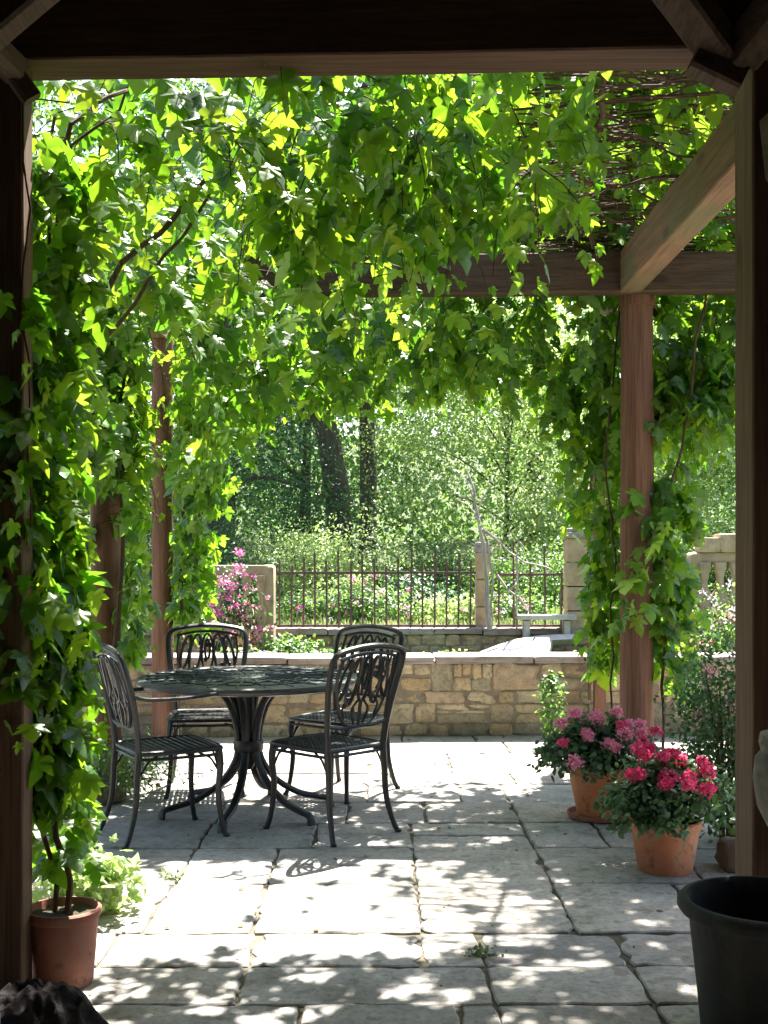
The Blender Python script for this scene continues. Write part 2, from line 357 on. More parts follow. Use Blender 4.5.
def clear(p):       # pruned views along the posts and beam
    r, q = p[0]/p[1], (p[2]-EYE)/p[1]
    if -.199 < r < -.174 and q < .185 and p[1] < 8.97: return random.random() < .10
    if -.243 < r < -.216 and q < .05 and 4.6 < p[1] < 7.48: return random.random() < .12
    if r > -.236 and r < -.15 and q < .02 and p[1] < 5.2: return random.random() < .12
    if .200 < q < .248 and r > -.13 and p[1] < 7.42: return random.random() < (.45 if r < .05 else .22)
    return True
class Vine:
    def __init__(s): s.P = []; s.T = []; s.N = []; s.S = []; s.stem = MB()
    keep = None; full = False; face = None; fw = .8
    def leaf(s, p, out, size):
        if not clear(p): return
        if s.keep and not s.keep(p): return
        g = gap(p)
        if not s.full and p[2] > 1.3 and g > 0 and random.random() < g*.965: return
        out = Vector(out); out.z = 0
        if out.length < .01: out = Vector((random.gauss(0,1), random.gauss(0,1), 0))
        out.normalize()
        if s.face: out = (out*(1-s.fw)+Vector(s.face)*s.fw).normalized()
        rv = Vector((random.gauss(0,1), random.gauss(0,1), random.gauss(0,.5)))
        t = out*.5 + Vector((0,0,-.75)) + rv*.38
        n = out*.75 + Vector((0,0,.75)) + Vector((random.gauss(0,1), random.gauss(0,1), random.gauss(0,1)))*.42
        s.P.append(tuple(p)); s.T.append(tuple(t)); s.N.append(tuple(n)); s.S.append(size)
    def shoot(s, p, d, L, droop=1., size=.11, step=.055, stem=True, lead=0):
        p = Vector(p); d = Vector(d).normalized(); n = max(2, int(L/step)); pts = [p.copy()]
        sd = 1
        for i in range(n):
            d = (d + Vector((0,0,-1))*droop*.13 + Vector((random.gauss(0,1), random.gauss(0,1), random.gauss(0,.6)))*.10).normalized()
            p = p + d*step; pts.append(p.copy())
            if i < lead: continue
            side = d.cross(Vector((0,0,1)))
            if side.length < .15: side = Vector((random.gauss(0,1), random.gauss(0,1), 0))
            side.normalize(); sd = -sd
            o = side*sd + Vector((random.gauss(0,1), random.gauss(0,1), 0))*.5
            sz = size*random.choice((.45,.7,.9,1.0,1.1,1.25))*random.uniform(.9,1.1)*(1-.35*i/n)
            q = p + o.normalized()*random.uniform(.02,.07) + Vector((0,0,random.uniform(-.03,.04)))
            s.leaf(q, o, sz)
        if s.keep and not all(s.keep(q) for q in pts): stem = False
        if stem and n > 2 and not (gap(pts[0]) > .5 and gap(pts[-1]) > .5 and pts[0].z > 1.3):
            st = pts[::2] if len(pts) > 4 else pts
            s.stem.tube(st, [.0035*(1-.6*i/len(st)) for i in range(len(st))], 3)
    def trunk(s, pts, r0, r1, sides=7, twist=.02):
        P = []
        pts = [Vector(p) for p in pts]
        for i in range(len(pts)-1):
            for k in range(5):
                t = k/5; q = pts[i].lerp(pts[i+1], t)
                if i+k: q = q + Vector((noise.noise(q*4), noise.noise(q*4+Vector((5,0,0))), noise.noise(q*4+Vector((0,9,0)))))*twist*2
                P.append(q)
        P.append(pts[-1]); n = len(P)
        s.stem.tube(P, [r0+(r1-r0)*i/(n-1) for i in range(n)], sides)
        return P
    def column(s, path, r, n, size=.11, L=.3, droop=1.3, bias=(0,0,0), lo=None):
        path = [Vector(p) for p in path]
        for _ in range(n):
            i = random.randrange(len(path)-1); q = path[i].lerp(path[i+1], random.random())
            a = random.uniform(0, 2*PI); d = Vector((math.cos(a), math.sin(a), random.uniform(-.3,.5)))+Vector(bias)
            rr = r if not callable(r) else r(q.z)
            q = q + Vector((math.cos(a), math.sin(a), 0))*random.uniform(0, rr*.6)
            s.shoot(q, d, L*random.uniform(.5,1.2)*(rr/.2), droop, size)
    def done(s, name, label, parent_loc=(0,0,0), group='climbing vines on the pergola'):
        r = empty(name, (0,0,0)); tag(r, label, 'vine', group)
        leaves('foliage', s.P, s.T, s.N, s.S, T_PALM, M['vine'], r).data.shade_smooth()
        if s.stem.n: s.stem.build('stem', M['stem'], r)
        return r

# ------------------------------------------------------------------ world, sun, camera
W = bpy.data.worlds.new('World'); S.world = W; W.use_nodes = True; wt = W.node_tree
bg = wt.nodes['Background']; sky = wt.nodes.new('ShaderNodeTexSky'); sky.sky_type = 'NISHITA'; sky.sun_disc = False
sky.sun_elevation = EL; sky.sun_rotation = AZ; sky.air_density = 1.2; sky.dust_density = 2
wt.links.new(sky.outputs[0], bg.inputs[0]); bg.inputs[1].default_value = .066
sun = bpy.data.lights.new('sun', 'SUN'); sun.energy = 5.0; sun.angle = math.radians(.53); sun.color = (1,.965,.9)
so = bpy.data.objects.new('sun', sun); COL.objects.link(so); so.rotation_euler = SUN.to_track_quat('Z','Y').to_euler(); so.location = SUN*30
cam = bpy.data.cameras.new('camera'); co = bpy.data.objects.new('camera', cam); COL.objects.link(co); S.camera = co
co.location = (0,0,EYE); co.rotation_euler = (PI/2,0,0); cam.sensor_width = 36; cam.lens = F/1024*36; cam.shift_y = (H-512)/1024
cam.clip_end = 500; cam.clip_start = .05
S.view_settings.view_transform = 'Standard'; S.view_settings.look = 'None'; S.view_settings.gamma = 1; S.view_settings.exposure = 2.65
S.cycles.max_bounces = 10; S.cycles.diffuse_bounces = 6; S.cycles.transmission_bounces = 6; S.cycles.use_denoising = True

# ------------------------------------------------------------------ ground
def gz(x, y):
    if y < 9.75: return -.045
    if y < 13.12: return .25+.02*noise.noise(Vector((x,y,0)))
    return .54+.03*noise.noise(Vector((x*.8,y*.8,0)))+ max(0, y-19)*.055 + max(0, y-40)*.05
def build_ground():
    ys = [-60,-20,-5,0,4,8,9.7,9.76,10.5,11.5,12.5,13.1,13.14]+[13.14+i*.6 for i in range(1,20)]+[26,28,31,35,40,50,70,100,160,300]
    xs = [-300,-120,-60,-30,-20,-14]+[-10+i*.7 for i in range(30)]+[14,20,30,60,120,300]
    vs = [(x,y,gz(x,y)) for y in ys for x in xs]; nx = len(xs)
    b = MB(); b.add(vs, [(j*nx+i, j*nx+i+1, (j+1)*nx+i+1, (j+1)*nx+i) for j in range(len(ys)-1) for i in range(nx-1)])
    tag(b.build('ground', M['ground'], angle=0), kind='structure')
build_ground()

# patio: bedding and flagstones in one sheet of stones with open joints
def build_patio():
    b = MB(); b.box((0,4.2,-.026), (9.5,10.6,.03)); o = b.build('patio_bed', M['joint'], smooth=False); tag(o, kind='structure')
    s = MB(); R = random.Random(5)
    def slab(x0, x1, y0, y1):
        if x1-x0 < .08: return
        g = .0035; zt = R.uniform(-.004,.004); tx, ty = R.uniform(-.003,.003), R.uniform(-.003,.003)
        x0, x1, y0, y1 = x0+g*R.uniform(.4,1.3), x1-g*R.uniform(.4,1.3), y0+g*R.uniform(.4,1.3), y1-g*R.uniform(.4,1.3)
        o = []; st = .045; sd = R.uniform(0,90)
        def edge(ax, ay, bx, by):
            L = math.hypot(bx-ax, by-ay); n = max(2, int(L/st)); nxv, nyv = (by-ay)/L, -(bx-ax)/L
            for i in range(n):
                t = i/n; k = noise.noise(Vector((t*L*9, sd, ax+by)))*.010-abs(noise.noise(Vector((t*L*3.1, sd+7, ax))))*.010-max(0,noise.noise(Vector((t*L*14, sd+3, ay)))-.25)*.06
                o.append((ax+(bx-ax)*t+nxv*k, ay+(by-ay)*t+nyv*k))
        c = .012
        edge(x0+c,y0,x1-c,y0); edge(x1,y0+c,x1,y1-c); edge(x1-c,y1,x0+c,y1); edge(x0,y1-c,x0,y0+c)
        cx, cy = (x0+x1)/2, (y0+y1)/2; n = len(o)
        zz = lambda x, y: zt+tx*(x-cx)+ty*(y-cy)
        def inset(k): return [(x+(cx-x)*k/max(abs(cx-x),.05) if abs(cx-x) > k else x, y+(cy-y)*k/max(abs(cy-y),.05) if abs(cy-y) > k else y) for x, y in o]
        i1 = inset(.006)
        vs = [(x,y,-.022) for x,y in o]+[(x,y,zz(x,y)-.005) for x,y in o]+[(x,y,zz(x,y)) for x,y in i1]
        fs = [(i,(i+1)%n,(i+1)%n+n,i+n) for i in range(n)]+[(i+n,(i+1)%n+n,(i+1)%n+2*n,i+2*n) for i in range(n)]+[tuple(range(2*n,3*n))]
        s.add(vs, fs)
    rows = [(3.0,3.52,[-1.3,-.35,.1,.62,1.2]),(3.52,3.83,[-1.1,-.26,.24,.36,.861,1.5]),(3.83,4.18,[-1.2,-.476,.352,.861,1.45]),
            (4.18,4.54,[-1.0,-.476,.14,.352,.861,1.3]),(4.54,5.2,[-1.5,-.92,-.505,.14,'m',.728,1.25]),(5.2,5.82,[-1.7,-.91,-.505,.14,'m',.728,1.4]),
            (5.82,6.35,[-1.5,-.905,-.35,.14,.728,1.1]),(6.35,6.87,[-1.9,-.9,-.2,.22,.725,1.3]),(6.87,7.4,[-1.6,-.85,-.1,.45,.72,1.5])]
    for y0, y1, br in rows:
        br2 = [v for v in br if v != 'm']
        x = br2[0]; pre = []
        while x > -4.6: x -= R.uniform(.5,1.0); pre.append(x)
        x = br2[-1]; post = []
        while x < 4.6: x += R.uniform(.5,1.0); post.append(x)
        e = pre[::-1]+br2+post
        for a, c in zip(e, e[1:]):
            if abs(a-.14) < .01 and abs(c-.728) < .01 and 'm' in br:
                if y0 < 5: slab(a, c, 4.54, 5.82)
                continue
            if c-a > .55 and R.random() < .22 and y0 > 4.3:
                ym = y0+(y1-y0)*R.uniform(.4,.6); slab(a,c,y0,ym); slab(a,c,ym,y1)
            else: slab(a, c, y0, y1)
    for seg, sgn in ((7.4, 1), (3.0, -1)):
        y = seg
        while (y < 9.3 if sgn > 0 else y > -1):
            h = R.uniform(.32,.62); y2 = y+sgn*h; x = -4.6+R.uniform(0,.4)
            while x < 4.5:
                w = R.uniform(.4,1.0); slab(x, x+w, min(y,y2), max(y,y2)); x += w
            y = y2
    tag(s.build('patio', M['slab'], angle=30), kind='structure')
build_patio()

# ------------------------------------------------------------------ pergola and porch
BT = 3.02                                    # underside of the beams
def lat(x, y0): return y0-.045*x             # pergola cross direction
def build_pergola():
    r = empty('pergola', (0,0,0)); tag(r, 'brown timber pergola with round red posts carrying the vines over the patio', 'pergola')
    def beam(a, c, w, h, m): b = MB(); b.bar(a, c, w, h); return b.build('beam', M[m], r)
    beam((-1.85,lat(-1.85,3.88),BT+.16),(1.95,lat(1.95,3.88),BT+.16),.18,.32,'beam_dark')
    beam((1.49,3.98,BT+.125),(1.51,7.36,BT+.125),.135,.25,'beam_y')
    beam((-2.3,lat(-2.3,7.46),BT+.122),(2.6,lat(2.6,7.46),BT+.122),.14,.24,'beam_x')
    beam((-1.72,4.0,BT+.12),(-1.69,9.3,BT+.12),.12,.235,'beam_y')
    beam((1.63,7.55,BT+.11),(1.67,9.3,BT+.11),.12,.21,'beam_y')
    for i in range(5):                       # light laths across the top that the vines lie on
        y = 4.6+i*1.02
        if i < 3: continue
        b = MB(); b.bar((-1.8,lat(-1.8,y),BT+.275),(1.75,lat(1.75,y),BT+.275),.035,.04); b.build('lath', M['brace'], r)
    # near square posts
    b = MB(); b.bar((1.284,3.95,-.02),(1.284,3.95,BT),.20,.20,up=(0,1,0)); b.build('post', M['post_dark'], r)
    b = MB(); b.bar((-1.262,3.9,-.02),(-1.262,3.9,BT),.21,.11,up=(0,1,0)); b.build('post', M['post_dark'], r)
    def rnd(x, y, rad, top=BT):
        b = MB(); n = 20
        b.tube([(x+noise.noise(Vector((x,0,i*.3)))*.006, y, -.02+(top+.02)*i/n) for i in range(n+1)], [rad*(1.03-.06*i/n) for i in range(n+1)], 20)
        b.build('post', M['post'], r)
    rnd(1.58, 7.5, .103); rnd(-1.75, 7.55, .094); rnd(-1.67, 9.05, .082)
    b = MB(); b.tube([(1.58,7.5,BT-.06),(1.58,7.5,BT)], .112, 20); b.build('post_cap', M['post'], r)
    b = MB(); b.bar((1.64,9.15,0),(1.64,9.15,BT),.085,.085,up=(0,1,0)); b.build('post', M['post'], r)
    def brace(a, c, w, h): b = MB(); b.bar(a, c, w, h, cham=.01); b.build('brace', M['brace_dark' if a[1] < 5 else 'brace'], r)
    brace((1.05,3.72,2.99),(.30,3.05,3.48),.12,.09)
    brace((1.12,3.72,2.93),(.97,3.72,3.0),.10,.14)
    brace((1.10,3.70,2.98),(1.33,3.2,3.25),.10,.12)
    brace((1.245,3.82,2.72),(1.42,3.0,2.88),.09,.22)
    brace((-1.17,3.4,2.89),(-.52,3.38,3.42),.1,.1)
    brace((-1.105,3.77,2.865),(-1.19,3.74,2.99),.055,.06)
    brace((-1.17,3.38,2.93),(-1.16,3.78,2.96),.08,.08)
    brace((1.60,7.62,2.60),(1.62,8.2,3.02),.08,.1)
    brace((-1.70,7.66,2.55),(-1.70,8.2,3.02),.08,.1)
build_pergola()
def build_porch():
    r = empty('porch_roof', (0,0,0)); tag(r, 'dark boarded porch roof overhead in front of the vine covered pergola', 'porch roof')
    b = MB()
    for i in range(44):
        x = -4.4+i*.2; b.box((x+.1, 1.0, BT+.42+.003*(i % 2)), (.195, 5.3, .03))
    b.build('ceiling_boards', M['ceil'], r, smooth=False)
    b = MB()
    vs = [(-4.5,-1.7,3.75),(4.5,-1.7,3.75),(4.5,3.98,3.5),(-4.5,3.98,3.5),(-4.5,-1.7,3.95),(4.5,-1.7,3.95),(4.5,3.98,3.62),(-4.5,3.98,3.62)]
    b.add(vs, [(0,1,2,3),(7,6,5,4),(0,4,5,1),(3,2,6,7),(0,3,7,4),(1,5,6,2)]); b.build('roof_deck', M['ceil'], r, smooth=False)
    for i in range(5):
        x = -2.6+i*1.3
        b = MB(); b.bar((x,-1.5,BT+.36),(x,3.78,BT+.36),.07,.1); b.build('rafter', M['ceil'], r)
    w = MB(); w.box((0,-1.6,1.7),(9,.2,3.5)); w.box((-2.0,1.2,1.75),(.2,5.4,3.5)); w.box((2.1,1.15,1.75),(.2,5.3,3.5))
    w.build('unseen_wall', M['plaster'], r, smooth=False)  # unseen walls added round the camera to keep the porch dark
build_porch()

# ------------------------------------------------------------------ rubble wall
def rubble(parent, a, c, h, depth, cop=.055, seed=1, z0=0, name='stonework'):
    random.seed(seed)
    a, c = Vector(a), Vector(c); L = (c-a).length; d = (c-a).normalized(); ang = math.atan2(d.y, d.x); rot = Matrix.Rotation(ang, 4, 'Z')
    b = MB(); z = 0; fl = MB()
    hh = h-cop
    while z < hh-.03:
        ch = min(random.uniform(.085,.16), hh-z)
        if hh-z-ch < .07: ch = hh-z
        x = -random.uniform(0,.1)
        while x < L:
            w = random.uniform(.11,.36)*(.7+ch*2.8)
            def put(x0, x1, za, zb):
                cx, cz = (x0+x1)/2, (za+zb)/2
                b.stone((cx+random.uniform(-.006,.006), .10+random.uniform(-.01,.014), cz+random.uniform(-.006,.006)), ((x1-x0)*random.uniform(.96,1.03), .2, (zb-za)*random.uniform(.92,1.07)), random.choice((4,6,9,12)), .075, 7)
            if ch > .12 and random.random() < .38:
                zm = z+ch*random.uniform(.4,.6); ws = x+w*random.uniform(.4,.6)
                put(x, x+w, z, zm)
                if random.random() < .5: put(x, ws, zm, z+ch); put(ws, x+w, zm, z+ch)
                else: put(x, x+w, zm, z+ch)
            else: put(x, x+w, z, z+ch)
            x += w
        z += ch
    def place(bb): bb.v = [tuple((rot @ Vector(p))+a+Vector((0,0,z0))) for p in bb.v]
    place(b); b.build(name, M['wallstone'], parent, angle=50)
    m = MB(); m.box((L/2, depth/2+.012, hh/2-.05), (L-.02, depth-.008, hh+.08)); place(m); m.build('mortar_core', M['mortar'], parent, smooth=False)
    k = MB(); x = -.02
    while x < L:
        w = random.uniform(.35,.8)
        k.stone((x+w/2, depth/2+random.uniform(-.008,.008), hh+cop/2+random.uniform(-.005,.005)), (w-.004, depth+.04+random.uniform(-.02,.02), cop*random.uniform(.9,1.15)), 30, .02, 12); x += w
    place(k); k.build('coping', M['coping'], parent, angle=50)
wr = empty('stone_wall'); tag(wr, 'low honey coloured rubble wall with flat coping behind the table', 'wall')
rubble(wr, (-3.4,9.14,0), (4.6,9.42,0), .62, .36, .05, 3, z0=-.01)
w2 = empty('retaining_wall'); tag(w2, 'low sandstone retaining wall under the rusty iron fence', 'wall')
rubble(w2, (-4.5,12.95,0), (5.2,13.0,0), .52, .3, .07, 8, z0=.06)

# curved concrete ramp edge beside the gate
b = MB()
oc = [at(x,y,12.2) for x,y in ((468,656),(484,650),(500,644),(516,639),(534,636),(552,634.5),(574,634),(574,639),(552,640),(548,656))]
oc = [Vector((p.x*(1+k/12.2), p.y+k, EYE+(p.z-EYE)*(1+k/12.2))) for p in oc for k in [max(0, (p.z-oc[0].z)*2.4)]]
b.add(oc+[p+Vector((.02,.08,-.06)) for p in oc], [tuple(range(9,-1,-1)), tuple(range(10,20))]+[(i,(i+1)%10,(i+1)%10+10,i+10) for i in range(10)])
o = b.build('curved_kerb', M['concrete'], angle=20); tag(o, 'pale curved concrete kerb sweeping up behind the rubble wall', 'kerb')
b = MB(); b.box(at(546,617,12.9), (.62,.25,.045)); b.box(at(526,624,12.9)+Vector((0,0,-.06)), (.06,.2,.2)); b.box(at(566,624,12.9)+Vector((0,0,-.06)), (.06,.2,.2))
tag(b.build('stone_bench', M['concrete'], smooth=False), 'narrow pale stone bench between the gate pillars', 'bench')

# ------------------------------------------------------------------ iron fence, pillars, balustrades
def fence(name, label, x0, x1, y, tops, rails, step=.13):
    r = empty(name, (x0,y,.5)); tag(r, label, 'fence', 'rusty iron fences along the garden')
    for z in rails:
        b = MB(); b.bar((0,0,z-.5),(x1-x0,0,z-.5),.012,.028,cham=.002); b.build('rail', M['iron'], r)
    x = .03; i = 0
    while x < x1-x0:
        h = tops[i % len(tops)]*random.uniform(.985,1.015); t = 1.2+h; lean = random.uniform(-.012,.012)
        b = MB(); b.tube([(x,0,.0),(x+lean*.5,0,(t-.5)*.5),(x+lean,0,t-.5-.06),(x+lean,0,t-.5-.05),(x+lean,0,t-.5)], [.012,.012,.012,.016,.001], 6)
        b.build('bar', M['iron'], r); x += step; i += 1
    return r
fence('iron_fence', 'rusty iron railing with spiked bars between stone panel and small pillar', -1.17, 1.0, 13.08, [.14,.08,.17,.22,.13,.25,.12,.2], [.60,1.18])
fence('iron_fence', 'short leaning piece of rusty iron railing right of the small pillar', 1.22, 1.95, 13.1, [.02,.35,.1,.28], [.60,1.16], .17)
def pillar(label, px0, px1, top, d, cap):
    r = empty('stone_pillar', ((px0+px1-768)/2*d/F, d, .5)); tag(r, label, 'pillar', 'stone gate pillars')
    w = (px1-px0)*d/F; zt = EYE-(top-H)*d/F-.5
    b = MB(); n = max(3, int(zt/.26))
    for i in range(n): b.stone((0,0,zt*(i+.5)/n), (w*random.uniform(.98,1.02), w, zt/n-.004), 16, .012, 5)
    b.build('shaft', M['limestone'], r, angle=50)
    c = MB(); c.stone((0,0,zt+.03), (w*cap, w*cap, .07), 14, .01, 5); c.stone((0,0,zt+.085), (w*cap*.86, w*cap*.86, .05), 8, .01, 5)
    c.build('cap', M['coping'], r, angle=50)
pillar('slim weathered stone pillar with dead branches leaning over it', 475, 489, 552, 13.25, 1.12)
pillar('wide pale stone gate pillar with flat cap beside the vine', 565, 593, 538, 13.2, 1.22)

def balustrade(name, label, x0, x1, y, zb, zt, n, rot=0):
    r = empty(name, (x0,y,zb), rot); tag(r, label, 'balustrade', 'pierced stone balustrades'); L = x1-x0; h = zt-zb
    b = MB(); b.stone((L/2,0,h-.05), (L+.06,.2,.10), 16, .012, 6); b.build('coping', M['limestone'], r, angle=50)
    b = MB(); b.stone((L/2,0,.05), (L+.04,.2,.11), 16, .012, 6); b.build('plinth', M['limestone'], r, angle=50)
    w = L/n; hb = h-.2
    prof = [(.30,0),(.30,.08),(.16,.14),(.13,.24),(.30,.34),(.44,.42),(.46,.46),(.46,.50),(.40,.54),(.22,.60),(.16,.70),(.20,.80),(.34,.90),(.36,1)]
    for i in range(n):
        o = [(px*w, py*hb) for px, py in prof]; o = [(-x,y) for x,y in o[::-1]]+o
        b = MB(); b.prism(o[::-1], ((i+.5)*w, -.05, .1), (1,0,0), (0,0,1), .1)
        bo = b.build('baluster', M['limestone'], r, angle=30)
        bv = bo.modifiers.new('b', 'BEVEL'); bv.width = .008; bv.segments = 2; bv.limit_method = 'ANGLE'
    for xx in (0, L):
        b = MB(); b.stone((xx,0,h/2), (.13,.21,h+.005), 16, .01, 5); b.build('end_post', M['limestone'], r, angle=50)
balustrade('stone_balustrade', 'shaded pierced stone balustrade behind the pink flowering bush', -1.9, -1.2, 12.5, .30, 1.27, 5, -.02)
balustrade('stone_balustrade', 'sunlit pierced stone balustrade at right behind the bush', 3.28, 4.6, 12.7, .5, 1.40, 8, 0)
b = MB(); b.stone((0,0,0), (.42,.28,.2), 12, .02, 5); b.stone((-.3,0,-.02), (.22,.26,.16), 12, .02, 5)
b.v = [tuple(Vector(p)+Vector((3.72,12.7,1.50))) for p in b.v]; tag(b.build('stone_block', M['limestone'], angle=50), 'pair of loose stone blocks lying on the right balustrade', 'stone block')

# dead climber
dc = MB(); dd = 12.9
def pl(pts, r0, r1, b=dc, d=dd, s=6):
    P = [at(x,y,d+random.uniform(-.08,.08)) for x,y in pts]; Q = []
    for i in range(len(P)-1):
        for k in range(4):
            q = P[i].lerp(P[i+1], k/4); Q.append(q+Vector((noise.noise(q*5),0,noise.noise(q*5+Vector((3,3,3)))))*.018)
    r0 *= .82; r1 *= .8
    Q.append(P[-1]); n = len(Q); b.tube(Q, [r0+(r1-r0)*i/(n-1) for i in range(n)], s)
random.seed(21)
pl([(490,630),(487,590),(483,545),(477,515),(474,490),(466,470)], .035, .012)
pl([(491,628),(493,580),(486,540),(480,525)], .02, .012)
pl([(482,528),(496,540),(510,553),(524,562),(545,566),(552,570)], .022, .008)
pl([(474,500),(470,488),(462,474)], .012, .004); pl([(478,510),(486,494),(492,480)], .01, .003)
pl([(500,545),(492,552),(494,560),(510,558)], .01, .005); pl([(497,575),(508,590),(520,598),(528,612),(527,620)], .016, .008)
pl([(517,628),(517,560),(519,540),(525,548),(522,556)], .014, .006); pl([(508,590),(516,585),(526,600)], .012, .006)
pl([(478,520),(468,505),(455,498)], .012, .004); pl([(487,560),(476,548),(462,545)], .01, .004)
tag(dc.build('dead_climber', M['dead']), 'bare grey dead branches arching over the slim gate pillar', 'dead shrub')

# ------------------------------------------------------------------ furniture
def sm(pts, k=6):          # Catmull-Rom through points
    P = [Vector(p) for p in pts]; P = [P[0]*2-P[1]]+P+[P[-1]*2-P[-2]]; o = []
    for i in range(1, len(P)-2):
        for j in range(k):
            t = j/k; a, b_, c, d = P[i-1], P[i], P[i+1], P[i+2]
            o.append(.5*((2*b_)+(c-a)*t+(2*a-5*b_+4*c-d)*t*t+(3*b_-a-3*c+d)*t**3))
    o.append(P[-2]); return o
def by(z):                 # depth (towards the rear) of the backrest surface at height z
    t = (z-.44)/.52; return -.205-.035*t-.085*t*t
def make_chair():
    r = empty('garden_chair')
    hw = .215
    # seat: cast lattice inside a rounded rim
    def hwid(y): return hw-.03*(.21-y)/.42
    s = MB(); rim = []
    for x, y in ((-.16,.225),(.0,.235),(.16,.225),(.212,.19),(.215,.0),(.198,-.17),(.16,-.205),(0,-.21),(-.16,-.205),(-.198,-.17),(-.215,.0),(-.212,.19)): rim.append((x,y,.445))
    rr = sm(rim+[rim[0]], 4)[:-1]; s.tube(rr, .0125, 8, closed=True, flat=(1,1))
    s.tube([p+Vector((0,0,-.028)) for p in rr], .008, 6, closed=True)
    for i in range(15):
        x = -.19+i*.38/14; s.bar((x,-.2,.447),(x,.22,.447),.017,.008,cham=.002)
    for i in range(12):
        y = -.185+i*.385/11; s.bar((-hwid(y)+.01,y,.4505),(hwid(y)-.01,y,.4505),.012,.007,cham=.002)
    s.build('seat', M['metal'], r)
    # backrest frame
    k = MB()
    L = [(-.19,by(.44),.44),(-.205,by(.58),.58),(-.228,by(.74),.74),(-.240,by(.87),.87),(-.218,by(.93),.932),(-.12,by(.955),.957),(0,by(.965),.966),
         (.12,by(.955),.957),(.218,by(.93),.932),(.240,by(.87),.87),(.228,by(.74),.74),(.205,by(.58),.58),(.19,by(.44),.44)]
    k.tube(sm(L, 6), .0155, 8, flat=(1,1.15))
    bo = k.build('backrest', M['metal'], r)
    q = MB()
    def on(pts, rad, closed=False, kk=5):
        P = [(x, by(z), z) for x, z in pts]; P = sm(P+([P[0]] if closed else []), kk)
        if closed: P = P[:-1]
        q.tube(P, rad, 6, closed=closed, flat=(1,1.3))
    on([(-.175,.905),(-.185,.80),(-.15,.66),(-.09,.575),(0,.56),(.09,.575),(.15,.66),(.185,.80),(.175,.905)], .0075)
    on([(-.19,.905),(-.09,.925),(0,.93),(.09,.925),(.19,.905)], .007)
    on([(-.205,.57),(-.1,.555),(0,.56),(.1,.555),(.205,.57)], .0075)
    def oval(cx, cz, rx, rz, tilt=0, rad=.0078):
        on([(cx+rx*math.cos(t)*1.0+tilt*math.sin(t)*rz, cz+rz*math.sin(t)) for t in [2*PI*i/10 for i in range(10)]], rad, True, 3)
    oval(0,.80,.036,.115); oval(0,.82,.015,.06); oval(-.075,.79,.032,.12,.12); oval(.075,.79,.032,.12,-.12)
    oval(-.135,.80,.024,.10,.22); oval(.135,.80,.024,.10,-.22)
    on([(-.03,.57),(-.055,.64),(-.02,.69)], .006); on([(.03,.57),(.055,.64),(.02,.69)], .006); on([(0,.56),(0,.69)], .008)
    on([(-.10,.60),(-.12,.66),(-.09,.70)], .005); on([(.10,.60),(.12,.66),(.09,.70)], .005)
    for i in range(26):    # cast leaves on the scrollwork
        x, z = random.uniform(-.15,.15), random.uniform(.64,.9); q.stone((x, by(z), z), (.022,.008,.03), 4, .1, 2)
    q.build('scrollwork', M['metal'], bo)
    for sx in (-1, 1):
        f = MB(); f.tube(sm([(sx*.198,.205,.44),(sx*.205,.212,.36),(sx*.196,.205,.22),(sx*.208,.22,.07),(sx*.222,.238,.0)],5), [.021-.0075*min(1,i/14) for i in range(20)]+[.016], 8)
        f.tube([(sx*.222,.238,.0),(sx*.222,.238,.012)], .017, 8)
        f.tube(sm([(sx*.195,.205,.34),(sx*.16,.2,.40),(sx*.11,.205,.43)],4), .006, 6)
        f.tube(sm([(sx*.197,.2,.34),(sx*.197,.16,.40),(sx*.2,.10,.43)],4), .006, 6)
        f.build('leg', M['metal'], r)
        f = MB(); f.tube(sm([(sx*.19,by(.44),.45),(sx*.19,-.215,.34),(sx*.195,-.225,.18),(sx*.21,-.26,.05),(sx*.222,-.285,.0)],5), [.020-.0065*min(1,i/14) for i in range(20)]+[.015], 8)
        f.tube([(sx*.222,-.285,.0),(sx*.222,-.285,.012)], .016, 8)
        f.tube(sm([(sx*.19,-.2,.34),(sx*.19,-.16,.40),(sx*.19,-.11,.43)],4), .006, 6)
        f.build('leg', M['metal'], r)
    return r
random.seed(31)
GC = 'cast metal chairs around the round table'
ch = make_chair()
def put_chair(o, x, y, fx, fy, label):
    o.location = (x,y,.002); o.rotation_euler = (0,0,math.atan2(fy,fx)-PI/2); tag(o, label, 'chair', GC)
spots = [(-.285,6.20,-.35,.36,'black cast metal chair in front right, its back turned towards the camera'),
         (-.26,7.14,-.55,-.8,'black cast metal chair tucked in behind the front right chair, against the wall side'),
         (-1.07,7.22,.12,-1,'black cast metal chair behind the table, its back beside the vine clad posts'),
         (-1.11,6.12,.415,.235,'black cast metal chair with curved arms at left of the table, seen side on')]
for i, (x,y,fx,fy,l) in enumerate(spots):
    o = ch if i == 0 else copy_tree(ch); put_chair(o, x,y,fx,fy,l)
for sx in (-1, 1):
    a = MB(); a.tube(sm([(sx*.228,by(.74),.735),(sx*.238,-.17,.715),(sx*.242,.02,.712),(sx*.238,.18,.725),(sx*.225,.25,.73)],6), .0105, 8, flat=(1.2,1))
    a.build('armrest', M['metal'], o)

